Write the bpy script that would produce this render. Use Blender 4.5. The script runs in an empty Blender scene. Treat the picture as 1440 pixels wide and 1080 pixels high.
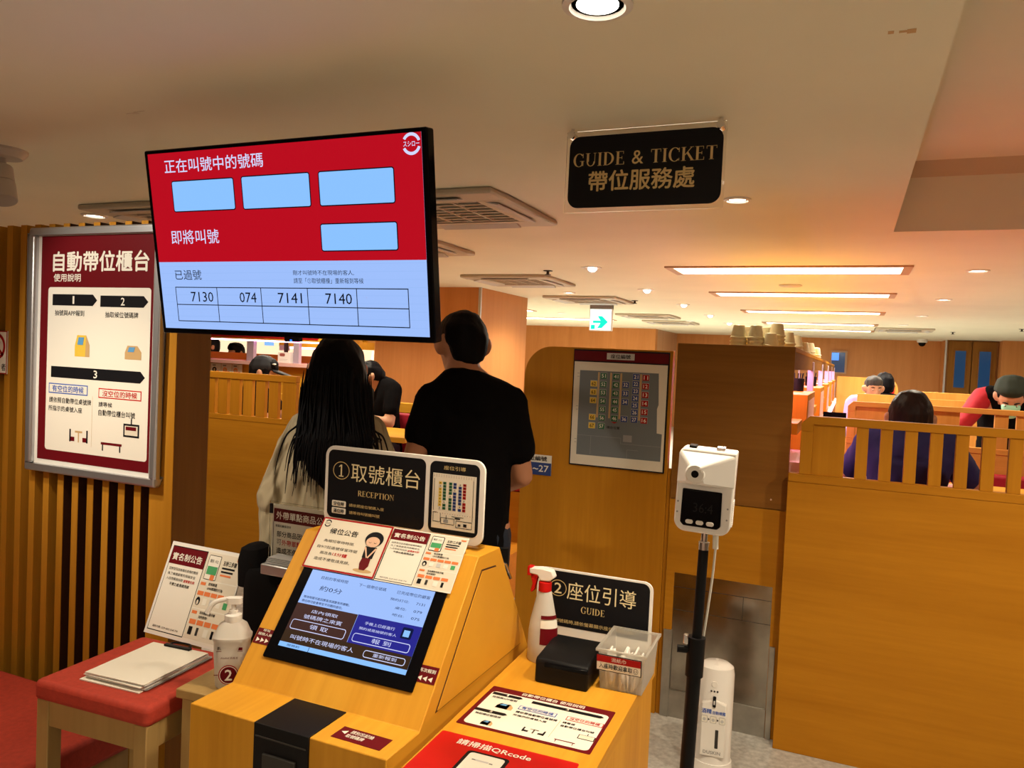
import bpy, bmesh, math, random
from math import sin, cos, pi, radians as RAD
from mathutils import Vector, Matrix, noise, Euler
random.seed(7)
sc = bpy.context.scene
COL = sc.collection

# ------------------------------------------------------------------ camera
YAW, PITCH, ROLL = 0.40882734, 0.03517028, 0.04531828
fw = Vector((-sin(YAW)*cos(PITCH), cos(YAW)*cos(PITCH), -sin(PITCH)))
r0 = Vector((cos(YAW), sin(YAW), 0)); u0 = r0.cross(fw)
rr = r0*cos(ROLL)+u0*sin(ROLL); uu = -r0*sin(ROLL)+u0*cos(ROLL)
cam = bpy.data.cameras.new('camera'); cam.sensor_width = 36; cam.lens = 36*1093.72/1440
cam.clip_start = .05; cam.clip_end = 100
camo = bpy.data.objects.new('camera', cam); COL.objects.link(camo)
camo.matrix_world = Matrix(((rr.x, uu.x, -fw.x, 0), (rr.y, uu.y, -fw.y, 0), (rr.z, uu.z, -fw.z, 1.55), (0, 0, 0, 1)))
sc.camera = camo

# ------------------------------------------------------------------ view, world, large lights
sc.view_settings.view_transform = 'Standard'; sc.view_settings.look = 'None'
sc.view_settings.exposure = 0.58; sc.view_settings.gamma = 1; sc.view_settings.use_curve_mapping = False
w = bpy.data.worlds.new('world'); sc.world = w; w.use_nodes = True
w.node_tree.nodes['Background'].inputs[0].default_value = (.30, .22, .14, 1)
w.node_tree.nodes['Background'].inputs[1].default_value = .3
WARM = (1.0, .83, .60)
CEIL = 2.3
def spot(loc, target, energy, angle=80, blend=.5, color=WARM, size=.05):
    l = bpy.data.lights.new('spot_light', 'SPOT'); l.energy = energy; l.color = color
    l.spot_size = RAD(angle); l.spot_blend = blend; l.shadow_soft_size = size
    o = bpy.data.objects.new('spot_light', l); COL.objects.link(o); o.location = loc
    o.rotation_euler = (Vector(target)-Vector(loc)).to_track_quat('-Z', 'Y').to_euler(); return o
def area(loc, sx, sy, energy, color=WARM, target=None):
    l = bpy.data.lights.new('area_light', 'AREA'); l.shape = 'RECTANGLE'; l.size = sx; l.size_y = sy
    l.energy = energy; l.color = color
    o = bpy.data.objects.new('area_light', l); COL.objects.link(o); o.location = loc
    if target: o.rotation_euler = (Vector(target)-Vector(loc)).to_track_quat('-Z', 'Y').to_euler()
    return o
# ceiling lamps of the entrance (in the recess behind the camera and over the aisle), wide unseen fill light added behind the camera
spot((-.53, 1.585, 2.24), (-.53, 1.585, 0), 44, 100, .7)
spot((-2.62, .80, 2.24), (-2.32, 1.95, 1.5), 40, 56, .6, (1, .91, .76))
spot((.50, 1.50, 2.5), (.45, 1.6, 0), 68, 130, .6)
spot((1.6, 1.9, 2.5), (1.5, 2.0, 0), 78, 140, .6)
spot((-2.45, 1.2, 2.24), (-2.3, 1.25, 0), 36, 110, .6)
spot((-.5, 3.61, 2.26), (-.5, 3.61, 0), 14, 110, .7)
spot((-4.30, 3.37, 2.26), (-4.1, 3.5, 0), 40, 130, .7)
spot((-2.9, 2.75, 2.26), (-3.0, 3.2, 0), 36, 130, .7)  # added lamp without a fixture, brightens the left booth partition
area((-.6, -1.0, 2.28), 1.6, .4, 15)
area((-.5, -2.9, 1.25), 5.0, 2.0, 7, (1, .86, .64), (-.5, 3, 1.35))
# dining hall strips and the hall's own rows of spots
for y in (6.24, 8.35, 10.85, 13.5, 15.5):
    area((-.5, y, 2.27), 1.55, .36, 44, (1, .94, .78))
for x, y, e in ((1.9, 5.0, 36), (1.8, 7.5, 70), (.78, 8.67, 40), (2.6, 12, 110), (-3.3, 4.7, 60), (-4.6, 6.2, 70), (-5.5, 12.5, 600), (-4.4, 14.5, 220), (-2.9, 8.4, 60), (.45, 5.0, 24), (.6, 14.5, 110), (-1.9, 14.0, 110), (-4.2, 5.0, 40)):
    spot((x, y, 2.25), (x, y, 0), e*1.0, 150, .6, (1, .89, .68))
# pink lamps under the shelf of the sushi lane
for k in range(5): area((-.30, 4.29+1.74*k, 1.60), .12, 1.55, 11, (1, .42, .66))

# ------------------------------------------------------------------ materials
MATS = {}
def mat(name, col, rough=.5, metal=0, emit=None, es=1.0, bump=0, bscale=200, spec=.5, trans=0, alpha=1, vary=0, vscale=8, ior=1.45):
    m = bpy.data.materials.new(name); m.use_nodes = True; nt = m.node_tree; b = nt.nodes['Principled BSDF']
    b.inputs['Base Color'].default_value = (*col, 1); b.inputs['Roughness'].default_value = rough
    b.inputs['Metallic'].default_value = metal; b.inputs['Specular IOR Level'].default_value = spec
    b.inputs['Transmission Weight'].default_value = trans; b.inputs['IOR'].default_value = ior
    b.inputs['Alpha'].default_value = alpha
    if emit is not None:
        b.inputs['Emission Color'].default_value = (*emit, 1); b.inputs['Emission Strength'].default_value = es
    if bump or vary:
        tc = nt.nodes.new('ShaderNodeTexCoord')
    if vary:
        n = nt.nodes.new('ShaderNodeTexNoise'); n.inputs['Scale'].default_value = vscale; n.inputs['Detail'].default_value = 5
        nt.links.new(tc.outputs['Object'], n.inputs['Vector'])
        r = nt.nodes.new('ShaderNodeValToRGB')
        r.color_ramp.elements[0].position = .3; r.color_ramp.elements[1].position = .7
        r.color_ramp.elements[0].color = (*[c*(1-vary) for c in col], 1); r.color_ramp.elements[1].color = (*[min(1, c*(1+vary)) for c in col], 1)
        nt.links.new(n.outputs['Fac'], r.inputs[0]); nt.links.new(r.outputs[0], b.inputs['Base Color'])
    if bump:
        n = nt.nodes.new('ShaderNodeTexNoise'); n.inputs['Scale'].default_value = bscale; n.inputs['Detail'].default_value = 3
        nt.links.new(tc.outputs['Object'], n.inputs['Vector'])
        bp = nt.nodes.new('ShaderNodeBump'); bp.inputs['Strength'].default_value = bump; bp.inputs['Distance'].default_value = .002
        nt.links.new(n.outputs['Fac'], bp.inputs['Height']); nt.links.new(bp.outputs[0], b.inputs['Normal'])
    MATS[name] = m; return m
def wood(name, c1, c2, axis='X', rough=.42, fine=60, coarse=7, spec=.3):
    m = bpy.data.materials.new(name); m.use_nodes = True; nt = m.node_tree; b = nt.nodes['Principled BSDF']
    tc = nt.nodes.new('ShaderNodeTexCoord'); mp = nt.nodes.new('ShaderNodeMapping')
    s = {'X': (.06, 1, 1), 'Y': (1, .06, 1), 'Z': (1, 1, .05), 'W': (1, .05, .05)}[axis]; mp.inputs['Scale'].default_value = s
    nt.links.new(tc.outputs['Object'], mp.inputs['Vector'])
    n1 = nt.nodes.new('ShaderNodeTexNoise'); n1.inputs['Scale'].default_value = coarse; n1.inputs['Detail'].default_value = 6; n1.inputs['Distortion'].default_value = .6
    n2 = nt.nodes.new('ShaderNodeTexNoise'); n2.inputs['Scale'].default_value = fine; n2.inputs['Detail'].default_value = 4
    for n in (n1, n2): nt.links.new(mp.outputs[0], n.inputs['Vector'])
    ad = nt.nodes.new('ShaderNodeMath'); ad.operation = 'MULTIPLY_ADD'; ad.inputs[1].default_value = .45
    nt.links.new(n2.outputs['Fac'], ad.inputs[0]); nt.links.new(n1.outputs['Fac'], ad.inputs[2])
    r = nt.nodes.new('ShaderNodeValToRGB'); r.color_ramp.elements[0].position = .45; r.color_ramp.elements[1].position = 1.0
    r.color_ramp.elements[0].color = (*c1, 1); r.color_ramp.elements[1].color = (*c2, 1)
    nt.links.new(ad.outputs[0], r.inputs[0]); nt.links.new(r.outputs[0], b.inputs['Base Color'])
    b.inputs['Roughness'].default_value = rough; b.inputs['Specular IOR Level'].default_value = spec
    bp = nt.nodes.new('ShaderNodeBump'); bp.inputs['Strength'].default_value = .05; bp.inputs['Distance'].default_value = .002
    nt.links.new(n2.outputs['Fac'], bp.inputs['Height']); nt.links.new(bp.outputs[0], b.inputs['Normal'])
    MATS[name] = m; return m
for ax in 'XYZW':
    wood('maple'+ax, (.55, .245, .016), (.74, .37, .036), ax, .5, spec=.15)          # kiosk, counter
    wood('oak'+ax, (.40, .155, .008), (.54, .230, .015), ax, .55, spec=.10)           # partitions
    wood('walnut'+ax, (.20, .080, .014), (.29, .125, .024), ax, .6, spec=.08)
for ax in 'XZ': wood('booth'+ax, (.58, .25, .045), (.74, .35, .075), ax, .5, spec=.15)
wood('slatwood', (.36, .15, .010), (.50, .23, .022), 'Z', .55, spec=.12)
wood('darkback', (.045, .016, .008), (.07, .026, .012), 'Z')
wood('orangewood', (.50, .20, .055), (.60, .26, .08), 'Z', .45)
wood('paleveneer', (.46, .26, .14), (.56, .33, .19), 'Z', .35)
wood('stoolwood', (.33, .21, .07), (.45, .30, .11), 'Z')
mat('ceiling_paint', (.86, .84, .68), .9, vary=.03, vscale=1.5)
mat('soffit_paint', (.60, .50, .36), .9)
mat('terrazzo', (.46, .45, .42), .35, vary=.25, vscale=45)
mat('white', (.80, .78, .74), .45)
mat('white_gloss', (.82, .80, .77), .25)
mat('paper', (.82, .79, .70), .6)
mat('cream_card', (.74, .68, .56), .5)
mat('black', (.006, .006, .007), .45, spec=.2)
mat('black_matte', (.005, .0045, .005), .9, spec=.1)
mat('black_gloss', (.003, .003, .004), .14, spec=.10)
mat('sign_black', (.008, .008, .010), .5, spec=.15)
mat('gold', (.66, .50, .22), .45)
mat('gold_light', (.80, .70, .42), .45)
mat('gray', (.30, .30, .30), .5)
mat('lightgray', (.55, .55, .54), .5)
mat('alu', (.55, .56, .58), .35, .85)
mat('alu_dark', (.22, .25, .30), .4, .7)
mat('chrome', (.75, .75, .76), .15, 1)
mat('steel', (.33, .31, .27), .18, 1, vary=.25, vscale=9)
mat('galv', (.42, .41, .37), .4, .9, vary=.15, vscale=14)
mat('maroon', (.13, .004, .008), .5, spec=.15)
mat('red', (.42, .018, .018), .45)
mat('bright_red', (.52, .008, .006), .5, spec=.2)
mat('redprint', (.36, .008, .008), .5, spec=.15)
mat('orange', (.75, .20, .06), .5)
mat('yellow', (.75, .52, .06), .5)
mat('blue', (.04, .12, .50), .5)
mat('navy_print', (.02, .05, .22), .5)
mat('green', (.02, .13, .06), .5)
mat('green_mid', (.06, .34, .13), .5)
mat('tan', (.55, .36, .16), .5)
mat('mapgrey', (.15, .17, .18), .5)
mat('skin', (.50, .24, .14), .5, spec=.3)
mat('skin_warm', (.55, .29, .17), .5, spec=.3)
mat('lips', (.35, .10, .08), .5)
def hairmat(name, c1, c2, rough):
    wood(name, c1, c2, 'Z', rough, 140, 30); b = MATS[name].node_tree.nodes['Principled BSDF']; b.inputs['Specular IOR Level'].default_value = .12
    for n in MATS[name].node_tree.nodes:
        if n.type == 'BUMP': n.inputs['Strength'].default_value = .35
hairmat('hair', (.0012, .0011, .0022), (.0034, .0030, .0052), .55)
hairmat('hair_brown', (.012, .006, .006), (.028, .015, .014), .45)
hairmat('hair_grey', (.03, .03, .03), (.09, .085, .08), .5)
mat('skin_print', (.72, .46, .32), .5)
mat('fixture_white', (.50, .47, .42), .55)
mat('screen_print', (.10, .32, .62), .5)
mat('tee_black', (.004, .0035, .004), .95, spec=.08, bump=.2, bscale=500)
mat('tee_navy', (.014, .013, .085), .85, bump=.2, bscale=500)
mat('linen', (.36, .30, .19), .85, bump=.25, bscale=380)
nt = MATS['linen'].node_tree; fn = nt.nodes.new('ShaderNodeTexNoise'); fm = nt.nodes.new('ShaderNodeMapping'); fc = nt.nodes.new('ShaderNodeTexCoord'); fb = nt.nodes.new('ShaderNodeBump')
fm.inputs['Scale'].default_value = (1, 1, .28); fm.inputs['Rotation'].default_value = (.2, .25, 0); fn.inputs['Scale'].default_value = 11; fn.inputs['Detail'].default_value = 2; fn.inputs['Distortion'].default_value = .8
fb.inputs['Strength'].default_value = 1.0; fb.inputs['Distance'].default_value = .09
nt.links.new(fc.outputs['Object'], fm.inputs['Vector']); nt.links.new(fm.outputs[0], fn.inputs['Vector']); nt.links.new(fn.outputs['Fac'], fb.inputs['Height'])
ob = [n for n in nt.nodes if n.type == 'BUMP' and n != fb][0]; nt.links.new(fb.outputs[0], ob.inputs['Normal'])
mat('lavender_cloth', (.40, .38, .60), .85)
mat('denim', (.012, .018, .035), .85, bump=.3, bscale=600)
mat('uniform_red', (.42, .015, .03), .8)
mat('cap_black', (.008, .009, .014), .75)
mat('beret', (.012, .020, .012), .85)
mat('mask_green', (.30, .62, .46), .8)
mat('seat_red', (.42, .040, .020), .75, bump=.35, bscale=160, vary=.12, vscale=60)
mat('booth_red', (.40, .012, .03), .5)
mat('cup', (.84, .78, .50), .4)
mat('lamp', (1, 1, 1), emit=(1, .90, .72), es=9)
mat('lamp_soft', (1, 1, 1), emit=(1, .88, .66), es=4)
mat('strip_lamp', (1, 1, 1), emit=(1, .92, .72), es=5)
mat('pink_lamp', (1, .7, .8), emit=(1, .42, .66), es=5)
mat('window_lit', (1, .9, .8), emit=(1, .78, .50), es=.75)
mat('violet_lamp', (1, .7, 1), emit=(.85, .50, 1), es=1.2)
mat('post_lilac', (.50, .42, .52), .35, .3)
mat('pinkboard', (.75, .45, .42), .5)
mat('night_blue', (.01, .03, .06), .1, emit=(.02, .07, .18), es=.30)
mat('blue_lit', (.02, .1, .3), .2, emit=(.05, .22, .9), es=1)
mat('exit_white', (.9, 1, .95), emit=(.72, 1, .96), es=1.1)
mat('exit_green', (0, .5, .35), emit=(0, .62, .42), es=1)
for n, c, s in (('tv_red', (.47, .004, .013), 1), ('tv_blue', (.24, .47, .95), 1), ('tv_pale', (.33, .50, .93), 1), ('tv_line', (.28, .45, .85), 1), ('tv_white', (.62, .66, .96), 1), ('tv_dark', (.004, .006, .012), .5), ('tv_box', (.25, .52, .98), 1), ('tv_brown', (.055, .022, .018), 1), ('tv_brown2', (.040, .020, .010), 1), ('tv_indigo', (.020, .020, .26), 1), ('tv_ink', (.004, .01, .06), .8), ('tv_skin', (.55, .35, .25), 1), ('led', (.02, .12, 1), 4)):
    mat(n, tuple(x*.02 for x in c), .25, emit=c, es=s*.70, spec=.15)
mat('acrylic', (.9, .9, .86), .04, trans=1, ior=1.3)
mat('frosted', (.95, .93, .88), .30, trans=.80, ior=1.15)
mat('frosted_bottle', (.88, .86, .80), .35, trans=.45, ior=1.15)
mat('liquid', (.60, .56, .48), .3, trans=.3, ior=1.2)
mat('vent_dark', (.03, .028, .025), .6)
mat('ac_white', (.56, .50, .40), .5)
mat('cable_white', (.72, .70, .62), .45)
mat('glass_dark', (.02, .03, .05), .05, spec=.6)

# ------------------------------------------------------------------ mesh helpers
class MB:
    def __init__(s): s.v = []; s.f = []; s.m = []; s.mats = []
    def mi(s, m):
        if m not in s.mats: s.mats.append(m)
        return s.mats.index(m)
    def add(s, vs, fs, m):
        k = len(s.v); s.v += [tuple(v) for v in vs]; i = s.mi(m)
        for f in fs: s.f.append([a+k for a in f]); s.m.append(i)
        return s
    def box(s, x0, x1, y0, y1, z0, z1, m, M=None):
        vs = [Vector((x, y, z)) for z in (z0, z1) for y in (y0, y1) for x in (x0, x1)]
        if M: vs = [M@v for v in vs]
        return s.add(vs, [(0, 2, 3, 1), (4, 5, 7, 6), (0, 1, 5, 4), (2, 6, 7, 3), (0, 4, 6, 2), (1, 3, 7, 5)], m)
    def prism(s, poly, a, b, axis, m, M=None):
        """polygon extruded along an axis; poly coords are the other two axes in order"""
        def P(p, h):
            return Vector({'X': (h, p[0], p[1]), 'Y': (p[0], h, p[1]), 'Z': (p[0], p[1], h)}[axis])
        n = len(poly); vs = [P(p, a) for p in poly]+[P(p, b) for p in poly]
        if M: vs = [M@v for v in vs]
        fs = [tuple(range(n)), tuple(range(2*n-1, n-1, -1))]+[(i, i+n, (i+1) % n+n, (i+1) % n) for i in range(n)]
        return s.add(vs, fs, m)
    def tube(s, path, r, m, n=10, caps=True, rad=None):
        path = [Vector(p) for p in path]; L = len(path); vs = []; fs = []
        prev = None
        for i, p in enumerate(path):
            t = (path[min(i+1, L-1)]-path[max(i-1, 0)]).normalized()
            a = prev if prev is not None else (Vector((0, 0, 1)) if abs(t.z) < .9 else Vector((1, 0, 0)))
            x = (a-t*a.dot(t)).normalized(); y = t.cross(x); prev = x
            R = rad[i] if rad else r
            vs += [p+(x*cos(2*pi*k/n)+y*sin(2*pi*k/n))*R for k in range(n)]
        for i in range(L-1):
            for k in range(n): fs.append((i*n+k, i*n+(k+1) % n, (i+1)*n+(k+1) % n, (i+1)*n+k))
        if caps: fs += [tuple(range(n-1, -1, -1)), tuple(range((L-1)*n, L*n))]
        return s.add(vs, fs, m)
    def lathe(s, prof, m, c=(0, 0, 0), n=32, M=None, sx=1, sy=1):
        vs = []; fs = []
        for (r, z) in prof: vs += [Vector((c[0]+r*sx*cos(2*pi*k/n), c[1]+r*sy*sin(2*pi*k/n), c[2]+z)) for k in range(n)]
        if M: vs = [M@v for v in vs]
        for i in range(len(prof)-1):
            for k in range(n): fs.append((i*n+k, i*n+(k+1) % n, (i+1)*n+(k+1) % n, (i+1)*n+k))
        if prof[0][0] > 1e-5: fs.append(tuple(range(n-1, -1, -1)))
        if prof[-1][0] > 1e-5: fs.append(tuple(range((len(prof)-1)*n, len(prof)*n)))
        return s.add(vs, fs, m)
    def build(s, name, parent=None, bevel=0, smooth=35, seg=2):
        me = bpy.data.meshes.new(name); me.from_pydata(s.v, [], s.f)
        for m in s.mats: me.materials.append(MATS[m])
        me.polygons.foreach_set('material_index', s.m)
        bm = bmesh.new(); bm.from_mesh(me); bmesh.ops.remove_doubles(bm, verts=bm.verts, dist=1e-6)
        bmesh.ops.recalc_face_normals(bm, faces=bm.faces); bm.to_mesh(me); bm.free()
        if smooth:
            me.polygons.foreach_set('use_smooth', [True]*len(me.polygons)); me.set_sharp_from_angle(angle=RAD(smooth))
        o = bpy.data.objects.new(name, me); COL.objects.link(o)
        if parent: o.parent = parent
        if bevel:
            b = o.modifiers.new('bevel', 'BEVEL'); b.width = bevel; b.segments = seg; b.limit_method = 'ANGLE'; b.angle_limit = RAD(40)
        return o
def rrect(x0, y0, x1, y1, r, n=6):
    rs = r if isinstance(r, (list, tuple)) else [r]*4   # bl, br, tr, tl
    pts = []
    for (cx, cy, a, q) in ((x0, y0, 180, rs[0]), (x1, y0, 270, rs[1]), (x1, y1, 0, rs[2]), (x0, y1, 90, rs[3])):
        if q <= 1e-6: pts.append((cx, cy)); continue
        ox = cx+(q if cx == x0 else -q); oy = cy+(q if cy == y0 else -q)
        for k in range(n+1):
            t = RAD(a+90*k/n); pts.append((ox+q*cos(t), oy+q*sin(t)))
    return pts
def tag(o, label=None, cat=None, group=None, kind=None):
    if label: o['label'] = label
    if cat: o['category'] = cat
    if group: o['group'] = group
    if kind: o['kind'] = kind
    return o
def thing(name, label, cat, loc=(0, 0, 0), rot=(0, 0, 0), group=None):
    o = bpy.data.objects.new(name, None); COL.objects.link(o); o.location = loc; o.rotation_euler = rot
    o.empty_display_size = .1
    return tag(o, label, cat, group)
def dup(root, label=None, loc=None, rot=None):
    r = root.copy(); COL.objects.link(r)
    for ch in list(root.children):
        c = ch.copy(); COL.objects.link(c); c.parent = r
        for g in list(ch.children):
            d = g.copy(); COL.objects.link(d); d.parent = c
    if label: r['label'] = label
    if loc is not None: r.location = loc
    if rot is not None: r.rotation_euler = rot
    return r
def struct(o): o['kind'] = 'structure'; return o

# ------------------------------------------------------------------ printed artwork
TXT = {}
def glyphs(s, bold=0):
    k = (s, bold)
    if k in TXT: return TXT[k]
    c = bpy.data.curves.new('t', 'FONT'); c.body = s; c.size = 1; c.resolution_u = 2; c.offset = bold
    o = bpy.data.objects.new('t', c); COL.objects.link(o)
    dg = bpy.context.evaluated_depsgraph_get(); me = bpy.data.meshes.new_from_object(o.evaluated_get(dg))
    v = [(a.co.x, a.co.y) for a in me.vertices]; f = [tuple(p.vertices) for p in me.polygons]
    bpy.data.objects.remove(o); bpy.data.curves.remove(c); bpy.data.meshes.remove(me)
    xs = [a[0] for a in v]; ys = [a[1] for a in v]
    TXT[k] = (v, f, min(xs), max(xs), min(ys), max(ys)); return TXT[k]
class Art(MB):
    """flat print in the local xy plane, facing +z; k is the ink layer"""
    ST = .00035
    def pol(s, pts, m, k=1): return s.add([(p[0], p[1], k*s.ST) for p in pts], [tuple(range(len(pts)))], m)
    def rect(s, x0, y0, x1, y1, m, k=1): return s.pol([(x0, y0), (x1, y0), (x1, y1), (x0, y1)], m, k)
    def rr(s, x0, y0, x1, y1, r, m, k=1): return s.pol(rrect(x0, y0, x1, y1, r), m, k)
    def ell(s, cx, cy, rx, ry, m, k=1, n=24): return s.pol([(cx+rx*cos(2*pi*i/n), cy+ry*sin(2*pi*i/n)) for i in range(n)], m, k)
    def arc(s, cx, cy, rx, ry, tx, ty, a0, a1, m, k=1, n=20):
        vs = []; 
        for i in range(n+1):
            t = RAD(a0+(a1-a0)*i/n); vs += [(cx+rx*cos(t), cy+ry*sin(t), k*s.ST), (cx+(rx-tx)*cos(t), cy+(ry-ty)*sin(t), k*s.ST)]
        return s.add(vs, [(2*i, 2*i+1, 2*i+3, 2*i+2) for i in range(n)], m)
    def line(s, pts, wd, m, k=1):
        for a, b in zip(pts, pts[1:]):
            d = Vector((b[0]-a[0], b[1]-a[1])); L = d.length
            if L < 1e-9: continue
            n = Vector((-d.y, d.x))/L*wd/2
            s.pol([(a[0]-n.x, a[1]-n.y), (b[0]-n.x, b[1]-n.y), (b[0]+n.x, b[1]+n.y), (a[0]+n.x, a[1]+n.y)], m, k)
        return s
    def frame(s, x0, y0, x1, y1, t, m, k=1, r=0, inner=None):
        """outline: outer rounded rect with inner fill colour on top"""
        s.rr(x0, y0, x1, y1, r, m, k); s.rr(x0+t, y0+t, x1-t, y1-t, max(0, r-t), inner, k+1); return s
    def text(s, t, x0, y0, x1, y1, m, k=2, bold=0, fit=True):
        if bold:
            e = bold*(y1-y0)*.55
            for i_, (dx, dy) in enumerate(((-e, 0), (e, 0), (0, e), (0, -e))): s.text(t, x0+dx, y0+dy, x1+dx, y1+dy, m, k+.2*(i_+1))
        v, f, a, b, c, d = glyphs(t); sx = (x1-x0)/(b-a); sy = (y1-y0)/(d-c)
        if not fit: sx = sy
        return s.add([(x0+(p[0]-a)*sx, y0+(p[1]-c)*sy, k*s.ST) for p in v], f, m)
    def serif(s, t, x0, y0, x1, y1, m, k=2):
        T, S, H = .15, .05, .03; x = 0; out = Art(); W = {'I': .34, 'T': .68, 'E': .66, 'D': .78, 'U': .78, 'G': .80, 'C': .76, 'K': .80, 'R': .74, 'P': .66, 'O': .82, 'N': .82, '&': .85, ' ': .32}
        q = lambda *p: out.pol(p, m, 0)
        def stem(cx, a=0, b=1, t=T, sf=True):
            out.rect(cx-t/2, a, cx+t/2, b, m, 0)
            if sf:
                for yy in (0, 1-H): out.rect(cx-t/2-.07, yy, cx+t/2+.07, yy+H, m, 0)
        for ch in t:
            w_ = W[ch]; c = x+w_/2-.03
            if ch == 'I': stem(x+.15)
            elif ch == 'T':
                stem(c); out.rect(x, .95, x+w_-.06, 1, m, 0); out.rect(x, .78, x+.03, 1, m, 0); out.rect(x+w_-.09, .78, x+w_-.06, 1, m, 0)
            elif ch == 'E':
                stem(x+.15)
                for yy, l in ((0, .55), (.49, .42), (.96, .52)): out.rect(x+.15, yy, x+l, yy+.04, m, 0)
                out.rect(x+.52, 0, x+.56, .22, m, 0); out.rect(x+.49, .80, x+.52, 1, m, 0); out.rect(x+.40, .40, x+.43, .62, m, 0)
            elif ch == 'D': stem(x+.15); out.arc(x+.2, .5, .5, .5, .15, .04, -90, 90, m, 0); out.rect(x+.1, 0, x+.21, .04, m, 0); out.rect(x+.1, .96, x+.21, 1, m, 0)
            elif ch == 'U':
                out.rect(x+.08, .35, x+.08+T, 1, m, 0); out.rect(x+.60, .35, x+.64, 1, m, 0); out.arc(x+.36, .35, .28, .36, .10, .05, 180, 360, m, 0)
                out.rect(x, .97, x+.31, 1, m, 0); out.rect(x+.52, .97, x+.72, 1, m, 0)
            elif ch in 'GC':
                out.arc(x+.40, .5, .38, .52, .15, .045, 42, 318, m, 0); out.rect(x+.64, .66, x+.68, .98, m, 0)
                if ch == 'G': out.rect(x+.56, .06, x+.56+.13, .42, m, 0); out.rect(x+.46, .40, x+.76, .43, m, 0)
                else: out.rect(x+.65, .04, x+.68, .24, m, 0)
            elif ch == 'O': out.arc(x+.39, .5, .39, .52, .15, .045, 0, 360, m, 0, 32)
            elif ch == 'K':
                stem(x+.15); q((x+.2, .42), (x+.25, .40), (x+.66, .98), (x+.60, .98)); q((x+.32, .55), (x+.62, 0), (x+.78, 0), (x+.42, .65))
                out.rect(x+.52, .97, x+.76, 1, m, 0); out.rect(x+.55, 0, x+.82, .03, m, 0)
            elif ch in 'RP':
                stem(x+.15); out.arc(x+.22, .74, .38, .26, .14, .04, -90, 90, m, 0); out.rect(x+.1, .96, x+.23, 1, m, 0); out.rect(x+.1, .48, x+.23, .52, m, 0)
                if ch == 'R': q((x+.28, .5), (x+.55, 0), (x+.72, 0), (x+.44, .5)); out.rect(x+.52, 0, x+.76, .03, m, 0)
            elif ch == 'N':
                out.rect(x+.1, 0, x+.14, 1, m, 0); out.rect(x+.62, 0, x+.66, 1, m, 0); q((x+.08, 1), (x+.52+.14, 0), (x+.66, 0), (x+.24, 1))
                out.rect(x, .97, x+.24, 1, m, 0); out.rect(x, 0, x+.24, .03, m, 0); out.rect(x+.54, .97, x+.76, 1, m, 0)
            elif ch == '&': out.text('&', x+.02, -.02, x+.75, 1.0, m, 0)
            x += w_+.03
        sx = (x1-x0)/(x-.06); sy = y1-y0
        return s.add([(x0+v[0]*sx, y0+v[1]*sy, k*s.ST) for v in out.v], out.f, m)
    def logo(s, cx, cy, R, m, k=2):
        s.arc(cx, cy, R, R, R*.28, R*.28, 18, 150, m, k); s.arc(cx, cy, R, R, R*.28, R*.28, 205, 342, m, k)
        s.text('スシロー', cx-R*.85, cy-R*.22, cx+R*.85, cy+R*.24, m, k, .02); return s
    def build(s, name, parent=None, M=None):
        if M is not None: s.v = [tuple(M@Vector(v)) for v in s.v]
        me = bpy.data.meshes.new(name); me.from_pydata(s.v, [], s.f)
        for m in s.mats: me.materials.append(MATS[m])
        me.polygons.foreach_set('material_index', s.m)
        bm = bmesh.new(); bm.from_mesh(me)
        for f in bm.faces:
            if f.normal.z < 0 and M is None: f.normal_flip()
        bm.to_mesh(me); bm.free()
        o = bpy.data.objects.new(name, me); COL.objects.link(o)
        if parent: o.parent = parent
        return o
# ================================================================== THE SETTING
def sbox(name, *bx):
    b = MB()
    for q in bx: b.box(*q)
    return struct(b.build(name))
sbox('floor', (-9, 7, -3, 19.6, -.1, 0, 'terrazzo'))
sbox('ceiling', (-9, .17, -3, 4.587, CEIL, 2.75, 'ceiling_paint'), (-9, 7, 4.587, 19.6, CEIL, 2.75, 'ceiling_paint'), (.17, 7, -3, 4.587, 2.646, 2.75, 'ceiling_paint'))
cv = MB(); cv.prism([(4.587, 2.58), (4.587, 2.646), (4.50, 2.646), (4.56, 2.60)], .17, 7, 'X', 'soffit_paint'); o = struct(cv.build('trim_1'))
sbox('wall_front', (-9, 7, -3.15, -3, 0, 2.75, 'orangewood'))
sbox('wall_left', (-9.15, -9, -3, 19.6, 0, 2.75, 'orangewood'))
sbox('wall_right', (7, 7.15, -3, 19.6, 0, 2.75, 'orangewood'))
sbox('wall_back', (-3.95, 1.78, 19.2, 19.4, 0, CEIL, 'orangewood'), (-9, -3.95, 16.9, 17.1, 0, CEIL, 'orangewood'), (-4.05, -3.95, 17.1, 19.2, 0, CEIL, 'paleveneer'),
     (1.78, 7, 18.3, 19.4, 0, CEIL, 'orangewood'), (2.72, 7, 17.9, 18.3, 0, CEIL, 'orangewood'))
sbox('wall_column', (-5.15, -3.80, 7.78, 9.15, 0, CEIL, 'orangewood'))
b = MB().box(-3.815, -3.785, 7.765, 7.79, 0, CEIL, 'alu'); struct(b.build('trim_2'))
b = MB().box(1.765, 1.80, 18.24, 18.29, 0, CEIL, 'alu'); struct(b.build('trim_3'))
def pvt(x0, x1, z0, z1, y, m, name, parent=None):
    return MB().box(x0, x1, y-.01, y, z0, z1, m).build(name, parent)
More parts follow.
